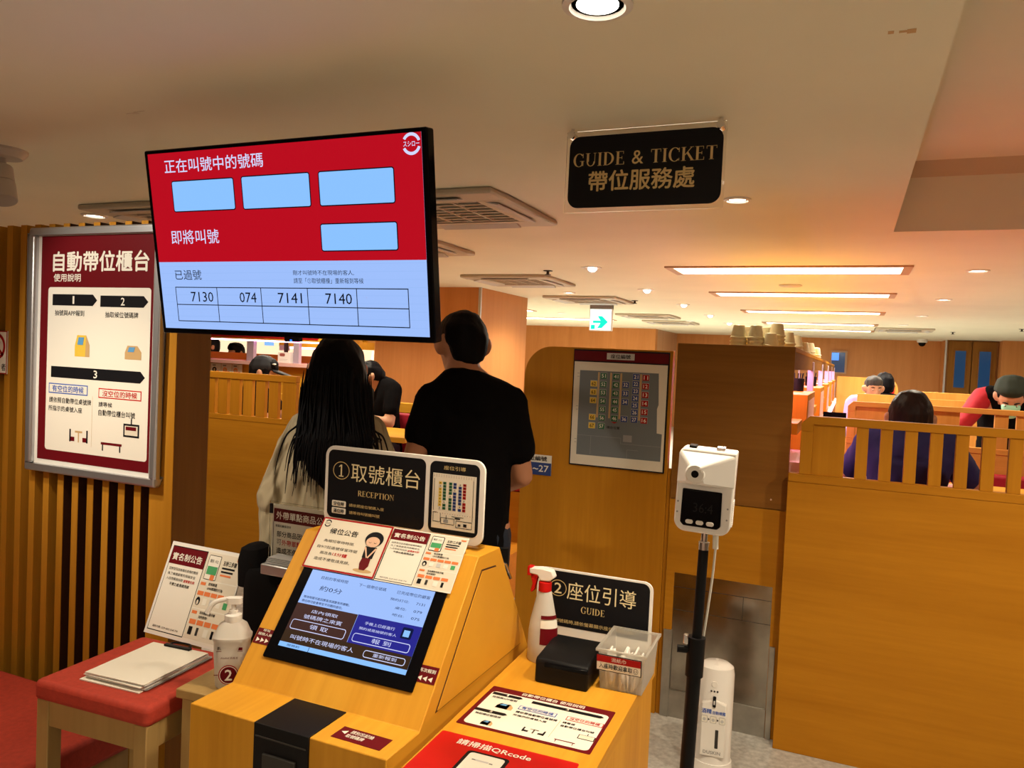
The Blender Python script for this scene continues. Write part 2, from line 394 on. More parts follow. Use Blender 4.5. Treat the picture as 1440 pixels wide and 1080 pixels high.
# double door at the far end
for k, (x0, x1) in enumerate(((1.83, 2.24), (2.26, 2.68))):
    d = struct(MB().box(x0, x1, 18.22, 18.29, 0, CEIL-.02, 'walnutZ').build('door_%d' % (k+1), bevel=.004))
    f = MB().box(x0+.10, x1-.08, 18.20, 18.22, 1.30, 2.10, 'walnutX').build('window_frame', d)
    MB().box(x0+.12, x1-.10, 18.195, 18.205, 1.33, 2.08, 'night_blue').build('pane', f)
    MB().tube([(x1-.05, 18.19, .95), (x1-.05, 18.19, 1.15)], .012, 'chrome').build('door_handle', d)
wf = struct(MB().box(-.42, -.08, 19.14, 19.2, 1.5, 2.02, 'paleveneer').build('window_1'))
MB().box(-.40, -.12, 19.12, 19.15, 1.53, 1.98, 'night_blue').build('pane', wf)
MB().box(-.40, -.25, 19.105, 19.12, 1.80, 1.97, 'blue_lit').build('lit_screen', wf)
# slatted screen wall on the left
SY = 1.97
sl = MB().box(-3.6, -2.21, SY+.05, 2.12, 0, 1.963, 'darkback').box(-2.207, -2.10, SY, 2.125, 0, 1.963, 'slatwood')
sl.box(-2.1005, -2.0995, SY+.002, 2.122, 0, 1.962, 'walnutZ')  # thin dark sheet paints the shade on the post's end face
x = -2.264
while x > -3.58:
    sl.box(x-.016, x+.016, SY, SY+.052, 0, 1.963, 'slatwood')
    if x > -2.68: sl.box(x+.016, x+.0165, SY+.002, SY+.05, 0, 1.963, 'darkback'); sl.box(x-.0165, x-.016, SY+.002, SY+.05, 0, 1.963, 'darkback')  # dark sheets paint the shade on the sides of these slats
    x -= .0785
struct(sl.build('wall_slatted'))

# ------------------------------------------------------------------ ceiling fixtures
def downlight(x, y, R, label, z=CEIL, group=None, on='lamp'):
    t = thing('downlight', label, 'ceiling light', (x, y, z), group=group)
    MB().lathe([(R, 0), (R, -.006), (R*.8, -.010), (R*.74, -.002)], 'white').build('trim_ring', t)
    MB().lathe([(R*.74, -.002), (R*.55, -.0005)], 'chrome').build('reflector', t)
    MB().lathe([(0, -.0035), (R*.6, -.0035), (R*.6, -.001)], on).build('lamp', t)
    return t
d0 = downlight(-.53, 1.585, .075, 'large round downlight in the ceiling at the top edge, nearest the camera')
downlight(-.505, 3.61, .06, 'small lit downlight just right of the hanging guide sign')
for x, y, l in ((.78, 6.3, 'round downlight right of the nearest light strip'), (.80, 8.67, 'round downlight right of the second light strip'), (.79, 11.1, 'round downlight right of the third light strip'),
                (.70, 13.2, 'downlight in front of the far right air conditioner'), (.98, 14.7, 'downlight beyond the far right air conditioner'), (-4.30, 3.37, 'downlight above the left poster, beside the left air conditioner'),
                (-2.95, 8.3, 'downlight between the air conditioner and the exit sign'), (-4.37, 12.0, 'far downlight seen between column and exit sign'), (-5.16, 12.4, 'far downlight right beside the column edge'), (-2.55, 13.4, 'far downlight under the two distant air conditioners')):
    downlight(x, y, .075, l)
for y, l in ((6.04, 'first of the row of angled spotlights along the hall ceiling, nearest'), (7.88, 'second angled spotlight of the row along the hall ceiling'), (9.8, 'third angled spotlight of the row along the hall ceiling'), (11.8, 'fourth angled spotlight of the row along the hall ceiling'), (13.8, 'farthest angled spotlight of the row along the hall ceiling')):
    t = thing('gimbal_spotlight', l, 'spotlight', (-1.965, y, CEIL), group='angled spotlights in the hall ceiling')
    MB().lathe([(.085, 0), (.085, -.006), (.06, -.008), (.055, -.002)], 'white').build('trim_ring', t)
    M = Matrix.Translation((.01, 0, .012))@Euler((RAD(-48), RAD(-22), 0)).to_matrix().to_4x4()
    MB().lathe([(.045, .03), (.052, -.03), (.048, -.034)], 'white', M=M).build('lamp_housing', t)
    MB().lathe([(0, -.0375), (.034, -.0375), (.034, -.0345)], 'lamp', M=M).build('lamp', t)
# long light strips
for k, (y, dy) in enumerate(((6.24, .21), (8.28, .19), (10.78, .2), (13.45, .2), (15.45, .2))):
    t = thing('light_strip', '%s long lit strip light across the hall ceiling, counted from the camera' % ('first', 'second', 'third', 'fourth', 'fifth')[k], 'strip light', (-.5, y, CEIL), group='strip lights of the hall ceiling')
    f = MB()
    for q in ((-.86, .86, -dy-.04, -dy), (-.86, .86, dy, dy+.04), (-.86, -.80, -dy, dy), (.80, .86, -dy, dy)): f.box(*q, -.012, 0, 'paleveneer')
    f.build('frame', t); MB().box(-.80, .80, -dy, dy, -.006, -.001, 'strip_lamp').build('diffuser', t)
for k, (x0, x1, y) in enumerate(((-6.9, -4.7, 11.4), (-6.6, -4.0, 13.6))):
    t = thing('light_strip', ('nearer', 'farther')[k]+' lit strip light seen between column and exit sign', 'strip light', ((x0+x1)/2, y, CEIL))
    h = (x1-x0)/2
    MB().box(-h-.05, h+.05, -.2, .2, -.010, 0, 'paleveneer').build('frame', t); MB().box(-h, h, -.15, .15, -.014, -.008, 'strip_lamp').build('diffuser', t)
# ceiling cassette air conditioners
def cassette(x, y, label, s=.43, flap_y=None):
    t = thing('ceiling_air_conditioner', label, 'air conditioner', (x, y, CEIL))
    f = MB(); f.box(-s, s, -s, -s*.62, -.03, 0, 'ac_white'); f.box(-s, s, s*.62, s, -.03, 0, 'ac_white')
    f.box(-s, -s*.62, -s*.62, s*.62, -.03, 0, 'ac_white'); f.box(s*.62, s, -s*.62, s*.62, -.03, 0, 'ac_white'); f.build('frame', t, bevel=.01)
    MB().box(-s*.62, s*.62, -s*.62, s*.62, -.012, -.001, 'vent_dark').build('intake', t)
    g = MB()
    for i in range(8):
        v = -s*.56+i*s*.16; g.box(-s*.6, s*.6, v, v+.018, -.024, -.012, 'ac_white')
    for v in (-s*.3, 0, s*.3): g.box(v-.006, v+.006, -s*.6, s*.6, -.026, -.013, 'ac_white')
    g.build('grille', t)
    for a in range(4):
        M = Matrix.Rotation(a*pi/2, 4, 'Z')@Matrix.Translation((0, -s*.80, -.034))@Matrix.Rotation(RAD(12), 4, 'X')
        MB().box(-s*.55, s*.55, -.035, .035, -.004, .004, 'lightgray', M=M).build('flap', t, bevel=.002)
    return t
cassette(-1.93, 3.56, 'ceiling air conditioner with open grille right beside the hanging screen')
cassette(-2.98, 4.68, 'air conditioner panel peeking out behind the right edge of the hanging screen')
cassette(-2.98, 6.95, 'flat ceiling air conditioner below the hanging screen right corner, before the exit sign')
cassette(-2.98, 9.15, 'ceiling air conditioner directly above the green exit sign', s=.45)
cassette(-2.98, 12.2, 'ceiling air conditioner just beyond the exit sign')
cassette(-2.98, 13.9, 'most distant ceiling air conditioner beyond the exit sign')
cassette(-3.63, 3.50, 'ceiling air conditioner half hidden behind the screen, above the poster')
cassette(.78, 14.5, 'distant ceiling air conditioner before the double doors')
# recess louvre vent at upper right
t = thing('air_vent', 'slotted air vent in the raised ceiling at the upper right corner', 'air vent', (.29, 2.17, 2.646))
vx0, vx1, vy0, vy1 = .02, .60, -.35, .12
f = MB(); f.box(vx0, vx1, vy1-.04, vy1, -.02, 0, 'ac_white'); f.box(vx0, vx0+.05, vy0, vy1, -.02, 0, 'ac_white'); f.box(vx1-.05, vx1, vy0, vy1, -.02, 0, 'ac_white'); f.build('frame', t, bevel=.004)
g = MB()
for i in range(6): g.box(vx0+.06+i*.08, vx0+.10+i*.08, vy0, vy1-.05, -.015, -.004, 'alu')
g.build('louvre', t)
# round speaker, sprinklers
tag(MB().lathe([(.10, 0), (.10, -.006), (.085, -.012), (0, -.012)], 'lightgray', (-.53, 7.38, CEIL)).build('ceiling_speaker'), 'round grey ceiling speaker between the first two strip lights', 'speaker')
for x, y, l in ((-2.42, 6.25, 'fire sprinkler beside the flat air conditioner under the screen'), (-2.45, 9.3, 'fire sprinkler beside the exit sign'), (1.55, 15.0, 'fire sprinkler in front of the double doors'), (2.3, 13.6, 'fire sprinkler near the right edge of the hall ceiling')):
    b = MB().lathe([(.04, 0), (.04, -.005), (.012, -.008), (.012, -.03), (.028, -.034), (.028, -.038), (0, -.038)], 'vent_dark', (x, y, CEIL), 16); tag(b.build('sprinkler'), l, 'sprinkler')
t = thing('dome_camera', 'small dome security camera under the ceiling left of the double doors', 'camera', (1.35, 18.4, CEIL))
MB().lathe([(.10, 0), (.10, -.06), (.08, -.07)], 'white').build('housing', t); MB().lathe([(.075, -.07), (.06, -.12), (.03, -.145), (0, -.15)], 'black_gloss').build('dome', t)
# white track spotlight at left edge
t = thing('ceiling_spotlight', 'white cylindrical ceiling spotlight at the left edge above the slatted wall', 'spotlight', (-3.225, 2.09, CEIL))
MB().lathe([(0, 0), (.10, 0), (.10, -.010), (.080, -.034), (0, -.036)], 'fixture_white').build('canopy', t)
MB().tube([(.02, 0, -.03), (.02, 0, -.085)], .012, 'fixture_white').build('swivel_arm', t)
hd = (Vector((.42, -.12, -1))).normalized(); p0 = Vector((.0, 0, -.078))
h = MB().tube([p0, p0+hd*.070], .047, 'fixture_white', 28).tube([p0+hd*.072, p0+hd*.150], .0485, 'fixture_white', 28); h.build('lamp_head', t, bevel=.003)
for x, y, lab, q in ((-2.255, 1.875, 'small pale tape marks on the ceiling above the hanging screen left corner', ((0, 0, .05, .003), (.02, .008, .05, .010), (.04, -.006, .09, -.004))), (.035, 1.905, 'small brown tape residue on the ceiling near the raised recess', ((0, 0, .012, .014), (.022, .004, .040, .014), (.038, .0, .056, .022)))):
    b = MB()
    for x0, y0, x1, y1 in q: b.box(x+x0, x+x1, y+y0, y+y1, CEIL-.0012, CEIL-.0002, 'tan' if x > 0 else 'cream_card')
    tag(b.build('tape_residue'), lab, 'tape mark', kind='stuff')
# exit sign
t = thing('exit_sign', 'hanging green and white exit sign with an arrow pointing right', 'exit sign', (-2.962, 9.62, 1.93))
MB().box(-.15, .15, -.03, .03, 0, .335, 'white').build('housing', t, bevel=.008)
MB().box(-.15, .15, -.034, .034, .28, .37, 'gray').build('hanger', t, bevel=.004)
a = Art(); a.rect(-.14, .01, .14, .275, 'exit_white', 1)
a.pol([(-.10, .13), (.0, .13), (-.04, .19), (.02, .19), (.10, .115), (.02, .035), (-.04, .035), (.0, .10), (-.10, .10)], 'exit_green', 2); a.rect(-.125, .02, -.07, .075, 'exit_green', 2)
a.build('lit_face', t, Matrix.Translation((0, -.0305, 0))@Matrix.Rotation(pi/2, 4, 'X'))

# ------------------------------------------------------------------ hanging guide sign
t = thing('hanging_sign', 'black guide and ticket sign with gold letters on clear acrylic under the ceiling', 'sign', (-.89, 2.42, 2.028))
MB().prism(rrect(0, 0, .51, .262, .004), -.003, .003, 'Y', 'acrylic').build('acrylic_plate', t)
MB().prism(rrect(.012, .014, .502, .244, .035), -.006, -.0035, 'Y', 'sign_black').build('sign_plate', t)
a = Art(); a.serif('GUIDE & TICKET', .026, .147, .486, .189, 'gold'); a.text('帶位服務處', .082, .066, .421, .130, 'gold', 2, .035)
a.build('lettering', t, Matrix.Translation((0, -.0061, 0))@Matrix.Rotation(pi/2, 4, 'X'))
for x in (.018, .492): MB().tube([(x, -.02, .248), (x, .02, .248)], .012, 'chrome', 16).build('clamp', t); 
for x in (.018, .492): MB().tube([(x, 0, .245), (x, 0, .2722)], .006, 'chrome', 10).build('hanger_rod', t)

# ------------------------------------------------------------------ big screen
W, H = .95, .535
ang = math.atan2(.09, .528)
t = thing('wall_screen', 'large queue number screen hung from the ceiling, red and pale blue picture', 'screen', (-1.93, 1.757, 1.5745), (pi/2+ang, 0, 0))
MB().prism(rrect(0, 0, W, H, .006), -.035, -.001, 'Z', 'black_gloss').build('bezel', t, bevel=.003)
MB().box(.2, .75, .1, .43, -.06, -.034, 'black').build('back_housing', t, bevel=.01)
a = Art(); a.rect(.015, .016, .934, .524, 'tv_pale', 1); a.rect(.015, .213, .934, .524, 'tv_red', 2)
a.text('正在叫號中的號碼', .077, .467, .438, .505, 'tv_white', 3, .012)
for (x0, y0, x1, y1) in ((.097, .356, .330, .445), (.356, .355, .590, .446), (.617, .355, .852, .446), (.613, .237, .854, .311)): a.frame(x0, y0, x1, y1, .003, 'tv_dark', 3, .008, 'tv_box')
a.text('即將叫號', .076, .265, .258, .305, 'tv_white', 3, .008); a.text('已過號', .075, .161, .178, .190, 'tv_dark', 3)
a.text('剛才叫號時不在現場的客人,', .512, .174, .712, .188, 'tv_dark', 3); a.text('請至「①取號櫃檯」重新報到等候', .512, .152, .741, .167, 'tv_dark', 3)
for k in range(9): a.line([(.02, .20-k*.021), (.93, .206-k*.021)], .0008, 'tv_line', 2)
for x in (.072, .232, .394, .556, .717, .876): a.line([(x, .038), (x, .140)], .0025, 'tv_dark', 3)
for y in (.039, .088, .139): a.line([(.071, y), (.877, y)], .0025, 'tv_dark', 3)
for s_, x0, x1 in (('7130', .130, .216), ('074', .315, .376), ('7141', .453, .536), ('7140', .615, .701)): a.text(s_, x0, .097, x1, .126, 'tv_dark', 3)
a.logo(.905, .497, .027, 'tv_white', 3)
a.build('display', t)
MB().box(.46, .51, -.012, .0, -.02, -.004, 'black').box(.480, .486, -.010, -.006, -.005, -.003, 'led').build('status_light', t)
M3 = Matrix.Rotation(-(pi/2+ang), 3, 'X'); tol = lambda p: M3@(Vector(p)-Vector((-1.93, 1.757, 1.5745)))
MB().tube([tol((-1.62, 1.80, 1.84)), tol((-1.80, 1.93, 1.84)), tol((-2.095, 2.06, 1.84))], .018, 'black', 12).build('swing_arm', t)
MB().box(-2.10, -2.088, 2.02, 2.10, 1.76, 1.92, 'black', M=Matrix.LocRotScale(None, M3.to_quaternion(), None)@Matrix.Translation((1.93, -1.757, -1.5745))).build('wall_plate', t)

# ------------------------------------------------------------------ illuminated-looking poster on slatted wall
t = thing('framed_poster', 'tall maroon instruction poster in a grey snap frame on the slatted wall', 'poster', (-2.815, SY-.001, 1.046))
PW, PH = .665, .90
f = MB()
for q in ((0, PW, 0, .028), (0, PW, PH-.028, PH)): f.box(q[0], q[1], -.032, 0, q[2], q[3], 'alu')
for q in ((0, .030), (PW-.030, PW)): f.box(q[0], q[1], -.032, 0, .028, PH-.028, 'alu')
f.build('frame', t, bevel=.008, seg=3)
MB().box(.026, PW-.026, -.012, -.002, .024, PH-.024, 'white').build('backing_board', t)
def instruction_art(a, fx, fy, x0=0, y0=0):
    pass
a = Art(); sx, sy = PW/.66, PH/.92
def T(s_, x0, y0, x1, y1, m, k=3, b=0): a.text(s_, x0*sx, y0*sy, x1*sx, y1*sy, m, k, b)
a.rect(.046*sx, .046*sy, .612*sx, .889*sy, 'maroon', 1); a.rr(.087*sx, .085*sy, .602*sx, .698*sy, .012, 'paper', 2)
T('自動帶位櫃台', .110, .757, .588, .830, 'paper', 2, .045); T('使用說明', .114, .719, .255, .748, 'paper', 2, .03)
def arrow(x0, x1, y0, y1, n): 
    a.pol([(x0*sx, y0*sy), ((x1-.022)*sx, y0*sy), (x1*sx, (y0+y1)/2*sy), ((x1-.022)*sx, y1*sy), (x0*sx, y1*sy)], 'sign_black', 3)
    c = (x0+x1)/2-.005; hw = .0042 if n == '1' else .009; T(n, c-hw, y0+.007, c+hw, y1-.007, 'paper', 4, .03)
arrow(.111, .342, .630, .672, '1'); arrow(.358, .590, .628, .669, '2'); arrow(.112, .584, .360, .402, '3')
T('抽號與APP報到', .125, .592, .278, .613, 'sign_black', 3, .02); T('抽取候位號碼牌', .384, .590, .544, .611, 'sign_black', 3, .02)
def outbox(x0, y0, x1, y1, m, s_): 
    a.rect(x0*sx, y0*sy, x1*sx, y1*sy, m, 3); a.rect((x0+.004)*sx, (y0+.004)*sy, (x1-.004)*sx, (y1-.004)*sy, 'paper', 4); T(s_, x0+.02, y0+.007, x1-.02, y1-.007, m, 5, .03)
outbox(.102, .300, .306, .338, 'blue', '有空位的時候'); outbox(.361, .297, .570, .333, 'bright_red', '沒空位的時候')
T('請依照自動帶位桌號牌', .106, .265, .325, .286, 'sign_black', 3, .02); T('所指示的桌號入座', .103, .234, .280, .254, 'sign_black', 3, .02)
T('請等候', .363, .265, .430, .283, 'sign_black', 3, .02); T('自動帶位櫃台叫號', .363, .233, .542, .255, 'sign_black', 3, .02)
def kiosk_icon(x0, y0, x1, y1, c, ux=None, uy=None):
    ux = ux or sx; uy = uy or sy
    P = lambda u, v: ((x0+(x1-x0)*u)*ux, (y0+(y1-y0)*v)*uy)
    a.pol([P(0, 0), P(1, 0), P(1, .55), P(.75, 1), P(.15, 1), P(0, .5)], c, 3); a.pol([P(.72, 0), P(1, 0), P(1, .55), P(.75, 1)], 'tan', 4); a.pol([P(.18, .55), P(.55, .55), P(.62, .9), P(.26, .9)], 'screen_print', 5)
kiosk_icon(.234, .443, .310, .522, 'yellow'); kiosk_icon(.485, .443, .564, .492, 'tan')
def booth_icon(x0, y0, x1, y1, ux=None, uy=None):
    ux = ux or sx; uy = uy or sy
    R = lambda u0, v0, u1, v1, m, k=3: a.rect((x0+(x1-x0)*u0)*ux, (y0+(y1-y0)*v0)*uy, (x0+(x1-x0)*u1)*ux, (y0+(y1-y0)*v1)*uy, m, k)
    R(0, 0, .08, 1, 'sign_black'); R(.08, .05, .28, .4, 'maroon'); R(.92, 0, 1, 1, 'sign_black'); R(.72, .05, .92, .4, 'maroon'); R(.3, .75, .7, .9, 'tan'); R(.47, 0, .53, .75, 'tan')
booth_icon(.217, .125, .312, .172)
a.rect(.488*sx, .165*sy, .564*sx, .213*sy, 'sign_black', 3); a.rect(.495*sx, .172*sy, .557*sx, .206*sy, 'cream_card', 4); a.rect(.50*sx, .190*sy, .55*sx, .203*sy, 'maroon', 5); a.line([(.526*sx, .213*sy), (.526*sx, .232*sy)], .006, 'sign_black', 3)
a.rect(.379*sx, .128*sy, .482*sx, .137*sy, 'maroon', 3); a.rect(.385*sx, .106*sy, .391*sx, .128*sy, 'sign_black', 3); a.rect(.470*sx, .106*sy, .476*sx, .128*sy, 'sign_black', 3)
a.line([(.331*sx, .113*sy), (.331*sx, .300*sy)], .001, 'tan', 3)
a.build('printed_sheet', t, Matrix.Translation((0, -.0125, 0))@Matrix.Rotation(pi/2, 4, 'X'))
# small prohibition notice at left edge
t = thing('notice', 'small pink-edged prohibition notice cut by the left edge on the slatted wall', 'notice', (-3.10, SY-.002, 1.395))
MB().box(0, .136, -.004, 0, 0, .165, 'paper').build('card', t)
a = Art(); a.frame(0, 0, .136, .165, .004, 'redprint', 1, 0, 'paper'); a.arc(.075, .105, .052, .052, .012, .012, 0, 360, 'redprint', 3, 36); a.line([(.035, .14), (.115, .07)], .012, 'redprint', 3); a.ell(.07, .11, .016, .022, 'sign_black', 3)
a.text('者', .105, .012, .130, .040, 'sign_black', 3, .02); a.rect(.0, .0, .1, .004, 'redprint', 3)
a.build('print', t, Matrix.Translation((0, -.0042, 0))@Matrix.Rotation(pi/2, 4, 'X'))
# ================================================================== RECEPTION KIOSK
KX0, KX1 = -1.382, -.839
kio = thing('reception_kiosk', 'maple wedge-shaped ticket kiosk with a tilted touch screen, left of the counter', 'kiosk', (KX0, 1.369, 0))
Lc = lambda x, y, z: Vector((x-KX0, y-1.369, z))
prof = [(0, 0), (0, .70), (.136, .70), (.406, 1.038), (.535, 1.036), (.775, .69), (.775, 0)]
MB().prism(prof, 0, KX1-KX0, 'X', 'mapleW').build('body', kio, bevel=.0025)
pp = [(.205, .715), (.425, 1.000), (.512, .992), (.715, .74), (.715, .715)]
b = MB().prism(pp, KX1-KX0, KX1-KX0+.0008, 'X', 'darkback'); gap = b.build('panel_gap', kio)
cx_ = sum(p[0] for p in pp)/5; cy_ = sum(p[1] for p in pp)/5
pi_ = [(cx_+(p[0]-cx_)*.972, cy_+(p[1]-cy_)*.972) for p in pp]
MB().prism(pi_, KX1-KX0+.0002, KX1-KX0+.003, 'X', 'mapleW').build('side_panel', kio)
b = MB().box(-1.185-KX0, -1.035-KX0, -.006, .134, .40, .703, 'black').box(-1.155-KX0, -1.065-KX0, -.012, -.004, .50, .64, 'vent_dark').box(-1.18-KX0, -1.04-KX0, -.0075, -.005, .672, .676, 'vent_dark')
pr = b.build('ticket_printer', kio, bevel=.004)
MB().box(-1.14-KX0, -1.08-KX0, -.02, -.01, .515, .53, 'gray').build('ticket_slot', pr)
SL = math.atan2(.338, .27)
slope = Matrix.Translation(Lc(KX0, 1.505, .70))@Matrix.Rotation(SL, 4, 'X')   # local xy on the tilted face, z out
ts = MB().prism(rrect(.055, .076, .494, .40, .004), .0, .006, 'Z', 'black_gloss', M=slope).build('touch_screen', kio, bevel=.0015)
a = Art(); W, H = .376, .21
a.rect(0, 0, W, H, 'tv_pale', 1); a.rect(0, .012, W, .0445, 'tv_brown2', 2); a.rect(0, .044, .189, .116, 'tv_brown', 2); a.rect(.190, .044, W, .117, 'tv_indigo', 2); a.rect(0, 0, W, .0115, 'tv_box', 2); a.rect(.092, 0, .0935, .0115, 'tv_ink', 3)
I = 'tv_ink'
a.text('目前的等候時間', .038, .188, .122, .197, I, 3); a.text('下一個帶位號碼', .157, .187, .240, .196, I, 3); a.text('已完成帶位的顧客', .273, .187, .369, .196, I, 3)
a.text('約0分', .047, .157, .117, .171, I, 3); a.text('等待時間可能因應客席調整有所變動。', .010, .131, .155, .138, I, 3, .01); a.text('帶位時可能會帶至不同類的座位。', .010, .120, .138, .127, I, 3, .01)
for y, l, n in ((.168, '預約訂位:', '7131'), (.148, '桌位:', '079'), (.130, '吧台:', '075')):
    a.text(l, .316-.011*len(l), y, .316, y+.007, I, 3); a.text(n, .337, y, .361, y+.0065, I, 3)
wv = 'tv_white'
a.text('店內領取', .053, .096, .135, .105, wv, 3); a.text('號碼牌之來賓', .037, .079, .155, .090, wv, 3)
def btn(x0, y0, x1, y1, fill): a.frame(x0, y0, x1, y1, .0018, wv, 3, .007, fill)
btn(.009, .047, .176, .073, 'tv_brown'); a.text('領 取', .068, .055, .124, .067, wv, 6); btn(.199, .049, .363, .071, 'tv_indigo'); a.text('報 到', .256, .054, .310, .066, wv, 6)
a.text('手機上已經進行', .218, .095, .305, .103, wv, 3); a.text('預約或是抽號的客人', .207, .081, .316, .088, wv, 3)
a.rr(.326, .081, .356, .109, .004, 'tv_ink', 3); a.rect(.332, .086, .349, .102, 'tv_box', 4)
a.text('叫號時不在現場的客人', .025, .022, .217, .034, wv, 3); btn(.246, .018, .364, .036, 'tv_brown2'); a.text('重新報到', .274, .023, .340, .032, wv, 6); a.text('服務鈴', .025, .003, .065, .009, I, 3)
a.build('display', ts, slope@Matrix.Translation((.087, .110, .0062)))
# things stuck to or standing on the kiosk (top-level)
def flat(name, label, cat, M):
    t = thing(name, label, cat); t.matrix_world = M; return t
KM = Matrix.Translation((KX0, 1.369, 0))@slope
def card(t, w_, h_, th=.0015, m='paper'):
    return MB().box(0, w_, 0, h_, 0, th, m).build('card', t)
# waiting notice
t = flat('waiting_notice', 'red-edged waiting notice card with a bowing clerk drawing above the kiosk screen', 'notice', KM@Matrix.Translation((.050, .322, .0075)))
card(t, .228, .152, .002)
a = Art(); a.frame(0, 0, .228, .152, .005, 'redprint', 6, .003, 'cream_card'); a.logo(.021, .134, .011, 'sign_black', 8)
a.text('候位公告', .038, .105, .130, .122, 'sign_black', 8, .035)
for s_, x0, y0, x1, y1 in (('為縮短等待時間,', .032, .079, .132, .088), ('自9/7起過號保留時間', .020, .060, .149, .069), ('將改為', .037, .043, .075, .052), ('造成不便敬請見諒。', .026, .025, .142, .034)): a.text(s_, x0, y0, x1, y1, 'sign_black', 8)
a.text('15分鐘', .078, .043, .124, .053, 'bright_red', 8, .04)
a.ell(.187, .016, .029, .0055, 'tan', 8); a.pol([(.172, .055), (.198, .055), (.200, .030), (.192, .018), (.176, .018), (.170, .035)], 'maroon', 9); a.pol([(.168, .085), (.204, .085), (.202, .052), (.170, .052)], 'sign_black', 10)
a.pol([(.166, .082), (.172, .082), (.186, .054), (.183, .052)], 'skin_print', 11); a.pol([(.206, .082), (.200, .082), (.185, .054), (.189, .052)], 'skin_print', 11)
a.ell(.186, .107, .028, .022, 'sign_black', 11); a.ell(.185, .099, .021, .015, 'skin_print', 12); a.arc(.177, .098, .004, .003, .001, .001, 180, 360, 'sign_black', 13); a.arc(.193, .098, .004, .003, .001, .001, 180, 360, 'sign_black', 13)
a.build('print', t)
def registration_print(t, w_, h_, k=6, m='cream_card'):
    """the real-name registration sheet: notice on the left, steps on the right (square code left out)"""
    a = Art(); u = w_/.222; v = h_/.152
    R = lambda x0, y0, x1, y1, mm, kk: a.rect(x0*u, y0*v, x1*u, y1*v, mm, kk)
    Tx = lambda s_, x0, y0, x1, y1, mm, kk, b=0: a.text(s_, x0*u, y0*v, x1*u, y1*v, mm, kk, b)
    R(0, 0, .222, .152, 'paper', k-1); R(.0, .003, .1115, .149, 'sign_black', k); R(.0015, .0045, .110, .1475, 'paper', k+1); R(.0015, .1175, .110, .1475, 'maroon', k+2)
    Tx('實名制公告', .008, .1245, .101, .1375, 'paper', k+3, .03)
    for i, s_ in enumerate(('因新型冠狀病毒的疫情的關係', '為了維護顧客的用餐安全', '入店用餐將採取')): Tx(s_, .009, .107-i*.0085, (.100, .097, .062)[i], .112-i*.0085, 'sign_black', k+3)
    Tx('虛實實名制', .064, .090, .098, .095, 'bright_red', k+3, .02); Tx('不便之處,敬請見諒', .024, .081, .086, .0865, 'sign_black', k+3, .02)
    Tx('場所代碼: 2229 0023 0240 790', .014, .0085, .094, .0125, 'sign_black', k+3)
    for y0, y1, mm in ((.103, .149, 'cream_card'), (.055, .101, 'cream_card'), (.004, .053, 'cream_card')): R(.1135, y0, .2205, y1, mm, k)
    a.frame(.119*u, .103*v, .156*u, .145*v, .002, 'sign_black', k+1, .004, 'paper'); R(.123, .112, .153, .126, 'green_mid', k+3); Tx('簡訊 1922', .125, .132, .150, .138, 'sign_black', k+3)
    R(.138, .103, .150, .112, 'orange', k+4); Tx('五秒三步驟', .165, .131, .205, .139, 'sign_black', k+2, .02)
    for i in range(3): R(.165, .125-i*.006, .203-i*.003, .128-i*.006, ('sign_black', 'sign_black', 'orange')[i], k+2)
    R(.203, .141, .217, .145, 'orange', k+2); R(.117, .093, .132, .098, 'orange', k+2); R(.117, .045, .132, .050, 'orange', k+2)
    Tx('使用裝置', .140, .094, .166, .099, 'sign_black', k+2, .02); Tx('LINE截圖的行為', .140, .087, .186, .092, 'sign_black', k+2, .02); Tx('沒有網路功能手機', .140, .046, .186, .051, 'sign_black', k+2, .02); Tx('如何使用?', .140, .039, .166, .044, 'sign_black', k+2, .02)
    for i in range(5): a.rr((.116+i*.0205)*u, .076*v, (.134+i*.0205)*u, .083*v, .001, 'orange', k+2)
    for i in range(4): a.rr((.118+i*.0225)*u, .028*v, (.137+i*.0225)*u, .036*v, .001, 'orange', k+2)
    a.ell(.124*u, .066*v, .0065*u, .007*v, 'sign_black', k+2); a.ell(.124*u, .064*v, .003*u, .004*v, 'cream_card', k+3)
    for i in range(4): R(.138+i*.0205, .061, .150+i*.0205, .072, ('paper', 'lightgray', 'paper', 'green_mid')[i], k+2)
    for i, mm in enumerate(('sign_black', 'vent_dark', 'paper', 'sign_black')): R(.122+i*.0225, .011, (.133, .129, .135, .129)[i]+i*.0225, .024, mm, k+2)
    return a.build('print', t)
t = flat('registration_card', 'small name registration card beside the waiting notice above the kiosk screen', 'notice', KM@Matrix.Translation((.281, .321, .0075)))
card(t, .224, .152, .0018); registration_print(t, .224, .152)
for nm, lab, u_, s_, d_ in (('sticker', 'small red sticker with arrows right of the kiosk screen', .484, ('再次報到',), -1), ('sticker', 'small red sticker with arrows left of the kiosk screen', .003, ('呼叫', '服務人員'), 1)):
    t = flat(nm, lab, 'sticker', KM@Matrix.Translation((u_, .104, .0004)))
    MB().box(0, .056, 0, .040, 0, .0006, 'maroon').build('base', t); a = Art()
    for i, q in enumerate(s_): a.text(q, .006 if len(q) > 2 else .018, .024-i*.010+(.008 if len(s_) > 1 else 0), .050 if len(q) > 2 else .038, .033-i*.010+(.006 if len(s_) > 1 else 0), 'paper', 3, .03)
    for i in range(3):
        x = .008+i*.014
        a.pol([(x, .010), (x+.011, .016), (x+.011, .004)] if d_ < 0 else [(x+.011, .010), (x, .016), (x, .004)], 'paper', 3)
    a.build('print', t)
t = thing('sticker', 'red reminder sticker lying on the kiosk ledge beside the ticket printer', 'sticker', (-1.000, 1.395, .7004), (0, 0, RAD(-1)))
